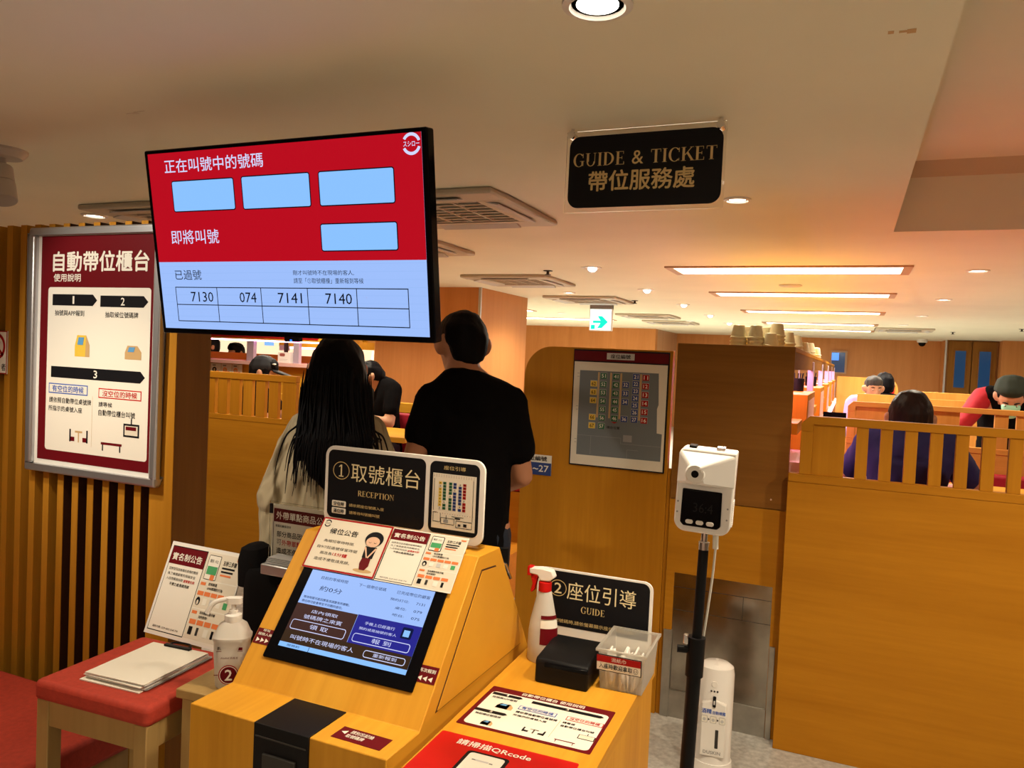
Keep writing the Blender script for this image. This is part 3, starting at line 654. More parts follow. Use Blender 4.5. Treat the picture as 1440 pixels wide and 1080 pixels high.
MB().box(0, .128, 0, .052, 0, .0006, 'maroon').build('base', t); a = Art(); a.text('請別忘記抽', .030, .030, .088, .044, 'paper', 3, .03); a.text('取號碼牌', .028, .012, .074, .026, 'paper', 3, .03); a.pol([(.008, .030), (.022, .038), (.022, .022)], 'paper', 3); a.build('print', t)
# reception sign on top
t = thing('reception_sign', 'white-edged black reception sign with seating plan standing on the kiosk', 'sign', (-1.372, 1.845, 1.037))
MB().prism(rrect(0, .006, .51, .235, .03), -.004, .004, 'Y', 'white').build('panel', t, bevel=.0015)
MB().box(.46, .505, -.022, .022, -.0012, .008, 'acrylic').box(.02, .07, -.022, .022, -.0012, .008, 'acrylic').build('foot', t)
a = Art(); a.rr(.011, .029, .332, .224, .018, 'sign_black', 1); a.rr(.345, .029, .495, .223, .018, 'sign_black', 1)
a.arc(.056, .166, .028, .0255, .002, .002, 0, 360, 'gold', 2, 40); a.rect(.0540, .150, .0585, .183, 'gold_light', 2); a.rect(.0485, .1485, .0640, .1515, 'gold_light', 2); a.pol([(.0540, .183), (.0480, .1775), (.0480, .1755), (.0545, .178)], 'gold_light', 2)
a.text('取號櫃台', .090, .139, .315, .191, 'gold_light', 2, .0); a.serif('RECEPTION', .115, .099, .235, .115, 'gold')
for y, s_ in ((.063, '空位時'), (.0425, '滿位時')): a.rr(.028, y-.001, .076, y+.016, .003, 'paper', 2); a.text(s_, .034, y+.002, .070, y+.013, 'sign_black', 4, .03)
a.text('請依照座位號碼入座', .087, .066, .203, .075, 'gold', 2); a.text('請等待叫號機叫號', .088, .045, .190, .054, 'gold', 2); a.text('座位引導', .387, .202, .453, .213, 'gold', 2)
a.rect(.355, .042, .486, .191, 'cream_card', 2)
for i in range(17):
    for yy in (.186, .182, .083): a.rect(.358+i*.0075, yy, .3595+i*.0075, yy+.0015, 'maroon', 3)
for c, (x, mm) in enumerate(((.374, 'yellow'), (.387, 'green'), (.405, 'green'), (.418, 'navy_print'), (.434, 'navy_print'), (.447, 'redprint'))):
    for r in range(9):
        a.rect(x, .094+r*.0085, x+.0095, .101+r*.0085, mm if (c+r*3) % 7 else 'cream_card', 3); a.rect(x+.003, .0965+r*.0085, x+.0065, .0985+r*.0085, 'sign_black', 4)
for pl in ([(.360, .060), (.360, .085), (.372, .085)], [(.360, .060), (.382, .060), (.382, .083)], [(.384, .056), (.424, .056), (.424, .072), (.384, .072), (.384, .056)], [(.43, .05), (.43, .068), (.477, .068), (.477, .05), (.43, .05)], [(.478, .07), (.478, .18)], [(.416, .078), (.452, .078)], [(.40, .066), (.40, .08)], [(.36, .176), (.36, .09)]): a.line(pl, .0014, 'sign_black', 3)
a.rect(.392, .060, .406, .068, 'gray', 3); a.rect(.426, .072, .442, .076, 'sign_black', 3); a.rect(.452, .054, .462, .062, 'sign_black', 3); a.rect(.436, .054, .444, .060, 'vent_dark', 3)
a.build('print', t, Matrix.Translation((0, -.0042, 0))@Matrix.Rotation(pi/2, 4, 'X'))

# ================================================================== GUIDE COUNTER
CR = RAD(2)
ctr = thing('guide_counter', 'maple guide counter right of the kiosk carrying printed sheets and a printer', 'counter', (-.425, 1.15, 0), (0, 0, CR))
MB().box(-.365, 0, 0, 1.035, .66, .70, 'mapleY').build('worktop', ctr, bevel=.002)
MB().box(-.360, -.006, .01, 1.03, 0, .662, 'mapleZ').build('cabinet', ctr, bevel=.002)
CM = Matrix.Translation((-.44, 1.15, .70))@Matrix.Rotation(CR, 4, 'Z')
# instruction sheet
t = flat('instruction_sheet', 'maroon-edged step-by-step instruction sheet lying on the counter in front of the printer', 'sheet', Matrix.Translation((-.790, 1.585, .7003))@Matrix.Rotation(RAD(1.5), 4, 'Z'))
MB().prism(rrect(0, 0, .322, .224, .004), 0, .0007, 'Z', 'maroon').build('sheet', t)
a = Art(); a.rr(.012, .010, .314, .196, .012, 'paper', 3); a.text('自動帶位櫃台 使用說明', .085, .203, .247, .219, 'paper', 3, .03)
def arr2(x0, x1, y0, y1, n):
    a.pol([(x0, y0), (x1-.008, y0), (x1, (y0+y1)/2), (x1-.008, y1), (x0, y1)], 'sign_black', 4); c = (x0+x1)/2; hw = .0018 if n == '1' else .0035; a.text(n, c-hw, y0+.003, c+hw, y1-.002, 'paper', 5, .03)
arr2(.015, .096, .177, .191, '1'); arr2(.011, .094, .078, .092, '2'); arr2(.122, .305, .172, .186, '3')
a.text('抽號與APP報到', .022, .159, .087, .170, 'sign_black', 4, .03); a.text('抽取候位號碼牌', .020, .061, .085, .071, 'sign_black', 4, .03)
for x0, x1, mm, s_ in ((.103, .199, 'blue', '有空位的時候'), (.224, .314, 'bright_red', '沒空位的時候')): a.frame(x0, .128, x1, .149, .002, mm, 4, 0, 'paper'); a.text(s_, x0+.008, .132, x1-.008, .145, mm, 6, .03)
a.text('請依照自動帶位桌號牌', .105, .108, .209, .119, 'sign_black', 4, .03); a.text('所指示的桌號入座', .105, .091, .189, .101, 'sign_black', 4, .03); a.text('請等候', .223, .108, .253, .118, 'sign_black', 4, .03); a.text('自動帶位櫃台叫號', .224, .091, .304, .101, 'sign_black', 4, .03)
kiosk_icon(.050, .112, .092, .140, 'tan', 1, 1); kiosk_icon(.052, .018, .080, .040, 'tan', 1, 1); booth_icon(.150, .030, .204, .052, 1, 1)
a.frame(.275, .055, .314, .076, .002, 'sign_black', 4, 0, 'cream_card'); a.line([(.294, .076), (.294, .085)], .002, 'sign_black', 4); a.rect(.231, .027, .279, .031, 'maroon', 4); a.rect(.234, .018, .236, .027, 'maroon', 4); a.rect(.274, .018, .276, .027, 'maroon', 4); a.line([(.216, .03), (.216, .12)], .0008, 'tan', 4)
a.build('print', t)
t = flat('scan_sheet', 'bright red scan sheet on the counter cut by the bottom edge', 'sheet', Matrix.Translation((-.790, 1.258, .7003))@Matrix.Rotation(RAD(1.5), 4, 'Z'))
MB().prism(rrect(0, 0, .322, .28, .006), 0, .0007, 'Z', 'bright_red').build('sheet', t)
a = Art(); a.text('請掃描QRcode', .052, .238, .224, .263, 'paper', 3, .03); a.rr(.090, .02, .187, .227, .010, 'sign_black', 3); a.rr(.098, .03, .179, .220, .008, 'paper', 4); a.rect(.120, .190, .150, .196, 'lightgray', 5); a.rect(.112, .192, .120, .195, 'sign_black', 5); a.rect(.152, .190, .160, .193, 'sign_black', 5); a.build('print', t)
# guide sign
t = thing('guide_sign', 'white-edged black guide sign standing at the back of the counter', 'sign', (-.814, 2.135, .7003), (0, 0, RAD(1.5)))
MB().prism(rrect(0, 0, .345, .236, (.002, .002, .026, .026)), -.0025, .0025, 'Y', 'white').build('panel', t, bevel=.001)
MB().box(.05, .30, -.008, .008, 0, .004, 'white').build('foot', t)
a = Art(); a.pol(rrect(.009, .069, .336, .230, (.003, .003, .020, .020)), 'sign_black', 1)
a.arc(.066, .180, .026, .024, .002, .002, 0, 360, 'gold', 2, 40); a.text('2', .055, .165, .077, .195, 'gold_light', 2, .02)
a.text('座位引導', .094, .152, .298, .204, 'gold_light', 2); a.serif('GUIDE', .138, .117, .210, .136, 'gold'); a.text('聽到您號碼時,請依螢幕顯示座位號碼入座。', .030, .079, .300, .091, 'gold', 2)
a.build('print', t, Matrix.Translation((0, -.0027, 0))@Matrix.Rotation(pi/2, 4, 'X'))
# black label printer
t = thing('label_printer', 'black box-shaped printer on the counter between spray bottle and tissue bin', 'printer', (-.645, 1.975, .70), (0, 0, RAD(1.5)))
MB().prism([(-.088, .0), (-.088, .058), (-.078, .066), (.07, .078), (.088, .07), (.088, 0)], -.072, .072, 'X', 'black').build('body', t, bevel=.006, seg=3)
MB().box(-.045, .072, -.093, -.084, .046, .058, 'black_gloss').build('paper_lip', t, bevel=.002)
# spray bottle
t = thing('spray_bottle', 'translucent spray bottle with red trigger head on the counter', 'bottle', (-.752, 2.035, .70))
pf = [(0, 0), (.040, 0), (.043, .004), (.043, .05), (.042, .085), (.038, .115), (.030, .15), (.0245, .175), (.020, .195), (.015, .205)]
MB().lathe(pf, 'frosted_bottle', n=36, sy=.8).build('bottle', t)
MB().lathe([(0, .003), (.0395, .003), (.0400, .082), (0, .0825)], 'liquid', n=36, sy=.8).build('liquid', t)
MB().lathe([(.0165, .196), (.0185, .198), (.0185, .222), (.015, .224)], 'bright_red', n=28).build('collar', t)
MB().prism([(-.045, .243), (-.045, .258), (-.012, .262), (.022, .258), (.030, .240), (.016, .228), (-.010, .226), (-.020, .240)], -.013, .013, 'Y', 'white').build('spray_head', t, bevel=.003)
MB().prism([(-.044, .238), (-.030, .242), (-.020, .240), (-.024, .222), (-.030, .196), (-.038, .188), (-.042, .192), (-.036, .215)], -.008, .008, 'Y', 'bright_red').box(-.052, -.038, -.012, .012, .236, .262, 'bright_red').build('trigger', t, bevel=.002)
lb = MB(); n = 10
lb.v = []; pts = []
for i in range(n+1):
    an = RAD(-85+85*i/n); pts.append((an,))
for z0, z1, m in ((.055, .10, 'maroon'), (.10, .122, 'paper'), (.125, .135, 'maroon')):
    vs = []
    for (an,) in pts:
        for z in (z0, z1):
            rr_ = .0440-(max(0, z-.09)*.16); vs.append((rr_*cos(an), rr_*.8*sin(an), z))
    lb.add(vs, [(2*i, 2*i+2, 2*i+3, 2*i+1) for i in range(n)], m)
lb.build('label', t)
# tissue bin
t = thing('tissue_bin', 'clear plastic bin of wet wipes with a red and white label on the counter', 'bin', (-.500, 2.018, .7005), (0, 0, RAD(2)))
def shell(x0, x1, y0, y1, z0, z1, th, m, f=.9):
    b = MB(); o0 = [(x0*f, y0*f), (x1*f, y0*f), (x1*f, y1*f), (x0*f, y1*f)]; o1 = [(x0, y0), (x1, y0), (x1, y1), (x0, y1)]
    sh = lambda p, d: (p[0]-(d if p[0] > 0 else -d), p[1]-(d if p[1] > 0 else -d))
    vs = [(*p, z0) for p in o0]+[(*p, z1) for p in o1]+[(*sh(p, th), z1) for p in o1]+[(*sh(p, th), z0+th) for p in o0]
    fs = [(3, 2, 1, 0)]+[(i, (i+1) % 4, 4+(i+1) % 4, 4+i) for i in range(4)]+[(4+i, 4+(i+1) % 4, 8+(i+1) % 4, 8+i) for i in range(4)]+[(8+i, 8+(i+1) % 4, 12+(i+1) % 4, 12+i) for i in range(4)]+[(12, 13, 14, 15)]
    return b.add(vs, fs, m)
shell(-.060, .062, -.09, .09, 0, .105, .0022, 'frosted').build('bin', t, bevel=.003)
rm = MB(); 
for q in ((-.066, .068, -.096, -.089), (-.066, .068, .089, .096), (-.066, -.059, -.09, .09), (.061, .068, -.09, .09)): rm.box(*q, .101, .107, 'frosted')
rm.build('rim', t)
lm = Matrix.Translation((-.063, -.0925, .052))@Matrix.Rotation(pi/2+RAD(6), 4, 'X')
MB().box(0, .118, 0, .044, 0, .001, 'sign_black', M=lm).build('label_card', t)
a = Art(); a.rect(.002, .002, .116, .042, 'paper', 4); a.rect(.002, .024, .116, .042, 'redprint', 5); a.text('濕紙巾', .040, .028, .078, .039, 'paper', 6); a.text('入座時歡迎拿取☺', .008, .006, .110, .021, 'sign_black', 6, .02); a.build('label_print', t, lm)
for k in range(9):
    xx = -.035+k*.0085+random.uniform(-.002, .002); yy = random.uniform(-.03, .02)
    p = thing('wet_wipe', 'white wrapped wet wipe standing in the clear bin on the counter', 'wet wipe', (-.500+xx, 2.013+yy, .7055), (RAD(random.uniform(-6, 6)), RAD(random.uniform(-10, 10)), RAD(2)), group='wet wipes in the clear bin')
    MB().prism([(-.045, 0), (.045, 0), (.042, .075+random.uniform(-.012, .01)), (-.042, .07)], -.003, .003, 'X', 'white').build('wrapper', p, bevel=.002)

# ================================================================== THERMOMETER STAND
ax, ay = -.236, 1.50
top_p, bot_p = Vector((ax, ay, 1.236)), Vector((ax-.027, ay+.0, .03))
t = thing('thermometer_stand', 'black telescopic pole stand holding the white thermometer in front of the cabinet', 'stand', (bot_p.x, bot_p.y, 0))
lp = lambda z: Vector((top_p.x+(bot_p.x-top_p.x)*(1.236-z)/1.206, ay, z))-Vector((bot_p.x, bot_p.y, 0))
MB().tube([lp(1.205), lp(.94)], .0095, 'black', 18).build('upper_pole', t)
MB().tube([lp(.98), lp(.12)], .0135, 'black', 18).build('lower_pole', t)
MB().tube([lp(1.20), lp(1.208), lp(1.214), lp(1.216), lp(1.236)], .01, 'chrome', 18, rad=[.0105, .0105, .0105, .007, .007]).build('chrome_tip', t)
MB().tube([lp(1.03), lp(.955)], .017, 'black', 18).build('clamp', t)
kn = MB().tube([lp(1.005)+Vector((-.012, -.004, 0)), lp(1.005)+Vector((-.034, -.010, 0))], .0075, 'black', 12)
kn.build('clamp_knob', t); MB().box(-.005, .005, -.004, .004, -.01, .01, 'chrome', M=Matrix.Translation(lp(1.027)+Vector((-.018, -.012, 0)))).build('clamp_screw', t, bevel=.002)
MB().lathe([(0, 0), (.13, 0), (.13, .012), (.11, .022), (.03, .034), (.016, .13), (0, .13)], 'black', n=40).build('round_base', t, bevel=.002)
th = thing('thermometer', 'white wall thermometer with round sensor and dark display on the black stand', 'thermometer', (ax-.004, ay-.012, 1.236), (RAD(2), RAD(2.2), RAD(4)))
pl = rrect(-.052, 0, .052, .158, (.022, .022, .004, .012), 8)
b = MB(); b.prism(pl, -.018, .030, 'Y', 'white_gloss'); b.build('body', th, bevel=.005, seg=3)
b = MB(); zs = .110
b.add([(-.052, -.018, .152), (.050, -.018, .152), (.052, -.018, .09), (-.052, -.018, .09), (-.030, -.040, .128), (-.008, -.046, .128), (.0, -.040, .095), (-.035, -.036, .095)],
      [(0, 1, 5, 4), (1, 2, 6, 5), (2, 3, 7, 6), (3, 0, 4, 7), (4, 5, 6, 7)], 'white_gloss')
b.build('sensor_housing', th, bevel=.004, seg=3)
Mx = Matrix.Translation((-.018, -.040, .115))@Matrix.Rotation(pi/2, 4, 'X')
MB().lathe([(0, .004), (.016, .004), (.0185, .001), (.0185, -.012)], 'white', n=32, M=Mx).build('sensor_ring', th)
MB().lathe([(0, .0048), (.0068, .0048), (.0068, .0)], 'black_gloss', n=24, M=Mx).build('sensor_eye', th)
b = MB().prism([(-.040, .082), (.032, .082), (.034, .018), (.028, .012), (-.034, .012), (-.040, .018)], -.0215, -.016, 'Y', 'black_gloss').build('display', th, bevel=.002)
a = Art(); a.text('36:4', -.018, .040, .018, .058, 'black', 1); a.build('digits', b, Matrix.Translation((0, -.0216, 0))@Matrix.Rotation(pi/2, 4, 'X'))
for k in range(3): MB().prism(rrect(-.030+k*.019, .017, -.016+k*.019, .025, .004), -.0235, -.020, 'Y', 'white').build('button', th, bevel=.0008)
for x, z in ((-.047, .056), (-.047, .036), (.044, .053), (.044, .032)): MB().lathe([(0, .0), (.0018, 0), (.0018, -.002)], 'gray', n=10, M=Matrix.Translation((x, -.0185, z))@Matrix.Rotation(pi/2, 4, 'X')).build('screw', th)
MB().box(-.036, -.022, -.012, .012, .158, .163, 'black').build('switch', th, bevel=.001); MB().box(.014, .030, -.012, .012, .158, .164, 'chrome').build('clip', th, bevel=.001)
b = MB()
for i in range(14): b.box(.0518, .0535, -.008, .02, .018+i*.0035, .020+i*.0035, 'white')
b.build('vent_ribs', th)
c = MB(); base = Vector((ax+.020, ay-.0, 1.234))
c.tube([base, base+Vector((.001, 0, -.03))], .0055, 'cable_white', 12)
pts = [base+Vector((.001, 0, -.03)), base+Vector((-.004, .01, -.10)), base+Vector((-.016, .015, -.22)), base+Vector((-.034, .02, -.36)), base+Vector((-.040, .02, -.48)), base+Vector((-.065, .02, -.56)), base+Vector((-.080, .02, -.66)), base+Vector((-.080, .02, -.80)), base+Vector((-.06, .03, -1.0)), base+Vector((-.05, .06, -1.20)), base+Vector((-.02, .4, -1.2315)), base+Vector((.05, .8, -1.2315))]
def smooth_path(P, n=8):
    out = []
    for i in range(len(P)-1):
        p0, p1, p2, p3 = P[max(i-1, 0)], P[i], P[i+1], P[min(i+2, len(P)-1)]
        for k in range(n):
            t_ = k/n; out.append(.5*((2*p1)+(p2-p0)*t_+(2*p0-5*p1+4*p2-p3)*t_*t_+(3*p1-p0-3*p2+p3)*t_**3))
    return out+[P[-1]]
c.tube(smooth_path(pts), .0022, 'cable_white', 8); tag(c.build('charging_cable'), 'thin white cable hanging from the thermometer down beside its pole', 'cable')
# ================================================================== SANITISER DISPENSER
t = thing('sanitizer_dispenser', 'tall white automatic hand sanitizer dispenser on the floor before the steel hatch', 'dispenser', (-.398, 2.98, 0), (0, 0, RAD(6)))
def oval(a_, b_, z): return None
b = MB().lathe([(0, 0), (.078, 0), (.078, .035), (.073, .05), (.072, .07)], 'white_gloss', n=40, sy=.85); b.build('base', t)
b = MB().lathe([(.0665, .07), (.0665, .40), (.062, .425), (.045, .437), (0, .44)], 'white_gloss', n=48, sy=.85); b.build('column', t)
b = MB().prism([(-.046, .10), (.046, .10), (.046, .30), (0, .318), (-.046, .30)], -.0605, -.02, 'Y', 'white'); b.build('front_plate', t, bevel=.006, seg=3)
MB().box(-.006, .006, -.0655, -.058, .288, .33, 'black').build('nozzle', t, bevel=.004); MB().box(-.003, .003, -.067, -.064, .300, .315, 'chrome').build('nozzle_tip', t)
MB().box(.008, .020, -.0625, -.058, .135, .205, 'vent_dark').build('level_window', t, bevel=.003)
MB().lathe([(0, .004), (.011, .004), (.013, 0)], 'white', n=20, M=Matrix.Translation((-.002, -.0535, .372))@Matrix.Rotation(pi/2, 4, 'X')).build('button', t)
for k in (-1, 0, 1): MB().lathe([(0, .002), (.0035, .002), (.0035, -.004)], 'vent_dark', n=10, M=Matrix.Translation((k*.011-.002, -.0560, .346))@Matrix.Rotation(pi/2, 4, 'X')).build('indicator', t)
a = Art(); a.text('酒精', -.044, .262, -.008, .280, 'blue', 1, .03); a.text('自動噴霧', -.004, .262, .042, .275, 'blue', 1, .02)
for k in range(3): a.frame(-.044+k*.032, .228, -.022+k*.032, .254, .0012, 'gray', 1, .003, 'paper'); a.ell(-.033+k*.032, .240, .006, .006, 'lightgray', 3)
for k in range(2): a.pol([(-.020+k*.032, .236), (-.013+k*.032, .241), (-.020+k*.032, .246)], 'sign_black', 2)
a.text('DUSKIN', -.032, .112, .030, .124, 'gray', 1, .03); a.build('print', t, Matrix.Translation((0, -.0608, 0))@Matrix.Rotation(pi/2, 4, 'X'))
# ================================================================== PANELS, CABINETS AND BOOTH PARTITIONS
t = thing('partition_panel', 'tall plain wooden panel with one rounded corner carrying the seat plan', 'partition', (-1.405, 3.39, 0))
MB().prism(rrect(0, 0, .695, 1.606, (0, 0, .002, .135), 10), 0, .038, 'Y', 'oakZ').build('panel', t, bevel=.003)
t = thing('seat_plan', 'grey seat number plan with coloured table numbers mounted on the rounded panel', 'seat plan', (-1.162, 3.389, 1.068))
MB().box(0, .44, -.010, 0, 0, .53, 'black').build('frame', t, bevel=.002)
a = Art(); a.rect(.006, .006, .434, .474, 'cream_card', 1); a.rect(.003, .480, .437, .524, 'maroon', 1); a.rect(.157, .489, .284, .518, 'lightgray', 2); a.text('座位編號', .175, .494, .266, .513, 'sign_black', 3, .03)
a.pol([(.034, .435), (.396, .437), (.402, .30), (.396, .28), (.400, .174), (.423, .172), (.422, .051), (.034, .050)], 'mapgrey', 2)
def chips(x, y1, y0, nums, m, tm='paper', skip=()):
    n = len(nums); p = (y1-y0)/(n-1)
    for i, s_ in enumerate(nums):
        if s_ is None: continue
        y = y1-p*i; a.rect(x-.0158, y-.013, x+.0158, y+.0145, 'lightgray', 3); a.rect(x-.015, y-.013, x+.015, y+.013, m, 4); a.text(s_, x-.0095, y-.008, x+.0095, y+.008, tm, 5, .03)
chips(.102, .377, .187, ('62', '63', '64', None, '66', '67'), 'yellow', 'sign_black'); chips(.147, .414, .187, ('51', '52', '53', '54', '55', '56', '57'), 'green'); chips(.205, .414, .226, ('41', '42', '43', '44', '45', '46'), 'green')
chips(.250, .379, .226, ('32', '33', '34', None, '36'), 'navy_print'); chips(.296, .417, .227, ('21', '22', '23', '24', '25', '26', '27'), 'navy_print'); chips(.340, .415, .226, ('11', '12', '13', '14', '15', '16'), 'redprint')
for x in (.124, .181, .228, .318): a.rect(x-.004, .225, x+.004, .43, 'tan', 3)
a.text('現在位置', .172, .178, .232, .190, 'sign_black', 3, .02); a.pol([(.190, .210), (.222, .210), (.206, .203)], 'redprint', 3)
a.line([(.034, .14), (.24, .14), (.24, .115), (.42, .115)], .0012, 'gray', 3); a.line([(.10, .14), (.10, .055)], .0012, 'gray', 3); a.rect(.25, .125, .29, .155, 'gray', 3); a.line([(.27, .05), (.27, .09), (.32, .09)], .0012, 'gray', 3)
for y in (.42, .405, .27, .255, .12, .105): a.rect(.022, y, .032, y+.002, 'gray', 2)
a.build('plan_print', t, Matrix.Translation((0, -.0103, 0))@Matrix.Rotation(pi/2, 4, 'X'))
t = thing('number_plate', 'small blue and white table number plate on the panel beside the man in black', 'sign', (-1.402, 3.389, 1.003))
MB().box(0, .153, -.004, 0, 0, .094, 'paper').build('plate', t)
a = Art(); a.rect(0, 0, .153, .058, 'navy_print', 1); a.text('21~27', .012, .016, .140, .046, 'paper', 2, .04); a.text('座位編號', .010, .066, .130, .088, 'sign_black', 2, .03); a.build('print', t, Matrix.Translation((0, -.0042, 0))@Matrix.Rotation(pi/2, 4, 'X'))
# cabinet at the end of the sushi lane
t = thing('lane_cabinet', 'tall wooden end cabinet with a steel hatch behind the thermometer', 'cabinet', (-.692, 3.39, 0))
MB().box(0, .482, 0, .03, .965, 1.642, 'walnutX').build('upper_panel', t, bevel=.002)
b = MB().box(0, .482, .004, .03, .64, .962, 'oakX').box(0, .036, .004, .03, 0, .64, 'oakX').box(.446, .482, .004, .03, 0, .64, 'oakX'); b.build('lower_panel', t, bevel=.0015)
MB().box(.036, .446, .012, .028, .12, .64, 'steel').build('steel_hatch', t)
b = MB(); 
for z in (.575, .475): b.box(.036, .446, .0112, .0125, z, z+.002, 'vent_dark')
b.box(.13, .132, .0112, .0125, .53, .64, 'vent_dark'); b.box(.33, .332, .0112, .0125, .475, .575, 'vent_dark'); b.build('hatch_joint', t)
MB().box(.036, .446, .004, .02, 0, .12, 'galv').build('kick_plate', t, bevel=.001)
MB().box(.004, .040, -.004, .012, 0, .385, 'galv').build('guide_rail', t, bevel=.001); MB().box(.448, .470, -.004, .012, 0, .39, 'galv').build('guide_rail', t, bevel=.001)
MB().box(-.0165, 0, .012, .028, 0, 1.09, 'oakZ').build('filler_strip', t)
b = MB(); b.lathe([(0, .002), (.004, .002), (.004, -.002)], 'chrome', n=10, M=Matrix.Translation((.42, -.0, 1.005))@Matrix.Rotation(pi/2, 4, 'X')); b.build('screw', t)
b = MB().box(-.704, -.697, 3.50, 3.52, 1.33, 1.555, 'pink_lamp'); tag(b.build('pink_glow_strip'), 'upper glowing pink strip in the slit left of the end cabinet', 'light')  # glow put in for lane posts lit pink, upper and lower strip
b = MB().box(-.706, -.698, 3.50, 3.52, 1.10, 1.29, 'pink_lamp'); tag(b.build('pink_glow_strip'), 'lower glowing pink strip in the slit left of the end cabinet', 'light')
def partition(label, x0, x1, y, solid, slats, ztop=1.367, zr=1.133, m='oak', chamf=.03, endw=.045, group=None, off=0):
    """booth partition: solid panel below, slats above, x0 at the chamfered end"""
    t = thing('booth_partition', label, 'partition', (x0, y, 0), group=group); W_ = x1-x0; zl = zr-.035
    MB().box(0, W_, 0, .03, 0, zl, m+'X').build('lower_panel', t, bevel=.002)
    MB().box(0, W_, -.002, .034, zl, zr, m+'X').build('middle_rail', t, bevel=.003)
    MB().prism([(off, ztop-.032-chamf), (off, ztop-chamf), (off+chamf, ztop), (W_, ztop), (W_, ztop-.032), (off+endw, ztop-.032), (off+endw, ztop-.062)], -.004, .036, 'Y', m+'X').build('top_rail', t, bevel=.002)
    MB().box(off, off+endw, -.002, .034, zr, ztop-.03-chamf, m+'Z').build('end_post', t, bevel=.002)
    if solid: MB().box(off+endw, solid, .006, .026, zr, ztop-.03, m+'Z').build('end_panel', t, bevel=.001)
    for a_, b_ in slats: MB().box(a_, b_, .002, .030, zr, ztop-.03, m+'Z').build('slat', t, bevel=.0015)
    return t
R1 = partition('large wooden booth partition with slatted top filling the lower right', -.206, 2.6, 3.319, .203, [(.243+.0852*k, .286+.0852*k) for k in range(27)], off=.040)
partition('wooden slatted booth partition seen between the dark post and the long-haired woman', -4.7, -3.133, 3.88, 0, [], zr=1.09, chamf=.004, endw=.001) if False else None
t = thing('booth_partition', 'wooden slatted booth partition seen between the dark post and the long-haired woman', 'partition', (-4.7, 3.88, 0))
MB().box(0, 1.567, 0, .03, 0, 1.06, 'oakX').build('lower_panel', t, bevel=.002); MB().box(0, 1.567, -.002, .034, 1.06, 1.095, 'oakX').build('middle_rail', t, bevel=.002); MB().box(0, 1.567, -.004, .036, 1.325, 1.367, 'oakX').build('top_rail', t, bevel=.003)
MB().box(1.46, 1.567, .0, .032, 1.095, 1.325, 'oakZ').build('end_panel', t, bevel=.002)
for k in range(-3, 7):
    xc = -3.88+.1035*k+.0518+4.7
    if k < 6: MB().box(xc-.036, xc+.036, .002, .030, 1.095, 1.325, 'oakZ').build('slat', t, bevel=.0015)
partition('orange booth partition with slats behind the man in the navy shirt, in front of the masked worker', .0, 2.9, 5.35, .62, [(.80+.11*k, .87+.11*k) for k in range(18)], m='booth')
def solidpart(label, x0, x1, y, ztop, insets, round_end=False):
    t = thing('booth_partition', label, 'partition', (x0, y, 0)); W_ = x1-x0
    MB().prism(rrect(0, 0, W_, ztop, (0, 0, .12 if round_end else .03, .004)), 0, .035, 'Y', 'boothZ').build('panel', t, bevel=.003)
    for u0, u1, z0, z1 in insets: MB().box(u0, u1, -.006, .001, z0, z1, 'boothZ').build('inset_panel', t, bevel=.004)
    return t
solidpart('second orange booth partition back, in front of the grey-haired man', .07, .62, 7.40, 1.367, [(.05, .30, .8, 1.29), (.33, .52, .8, 1.29)])
solidpart('orange booth partition with square insets right of the man in navy, below the double doors', .52, 1.22, 8.5, 1.39, [(.05, .22, 1.15, 1.30), (.27, .45, 1.15, 1.30), (.50, .66, 1.15, 1.30)])
solidpart('lower orange partition in front of the one with square insets', .50, 1.15, 6.85, 1.367, [(.05, .28, .9, 1.28), (.33, .6, .9, 1.28)])
tp = solidpart('tall orange partition with rounded end and red number sign beside the sushi lane', -.13, .50, 9.6, 1.495, [(.05, .27, .8, 1.28), (.31, .52, .8, 1.28)], True)
t = thing('number_sign', 'small red sign with a white 2 on the tall rounded partition', 'sign', (.36, 9.592, 1.33))
MB().box(0, .10, -.004, .0, 0, .10, 'redprint').build('plate', t); a = Art(); a.text('2', .030, .02, .070, .08, 'paper', 1, .04); a.build('print', t, Matrix.Translation((0, -.0042, 0))@Matrix.Rotation(pi/2, 4, 'X'))
sbox('floor_platform_1', (-.15, 3.0, 3.40, 9.9, 0, .30, 'terrazzo')); sbox('floor_platform_2', (-5.4, -1.9, 3.95, 5.30, 0, .30, 'oakX'))
def booth_seat(label, x0, x1, y0, y1, back, zb=1.16, wood_top=0):
    """back=+1: backrest on the far side, -1: on the near side"""
    t = thing('booth_bench', label, 'bench', (x0, y0, .3)); W_ = x1-x0; D = y1-y0
    MB().box(0, W_, 0, D, 0, .34, 'oakX').build('base', t); MB().box(0, W_, .0, D, .34, .42, 'booth_red').build('seat', t, bevel=.02, seg=3)
    q = (D-.07, D) if back > 0 else (0, .07)
    MB().box(0, W_, q[0], q[1], .42, zb-.3, 'booth_red').build('backrest', t, bevel=.02, seg=3)
    if wood_top: MB().box(0, W_, q[0]+.01, q[1]+.02, zb-.3, wood_top-.3, 'mapleX').build('cap_rail', t, bevel=.003)
    return t
booth_seat('red booth bench behind the large partition, under the man in navy', .02, 2.4, 3.362, 3.86, -1, 1.09)
booth_seat('red booth bench facing the man in navy', .03, 2.4, 4.86, 5.33, 1, .99)
booth_seat('red booth bench with wooden cap behind the seated man in black', -4.4, -1.95, 4.80, 5.27, 1, 1.075, 1.15)
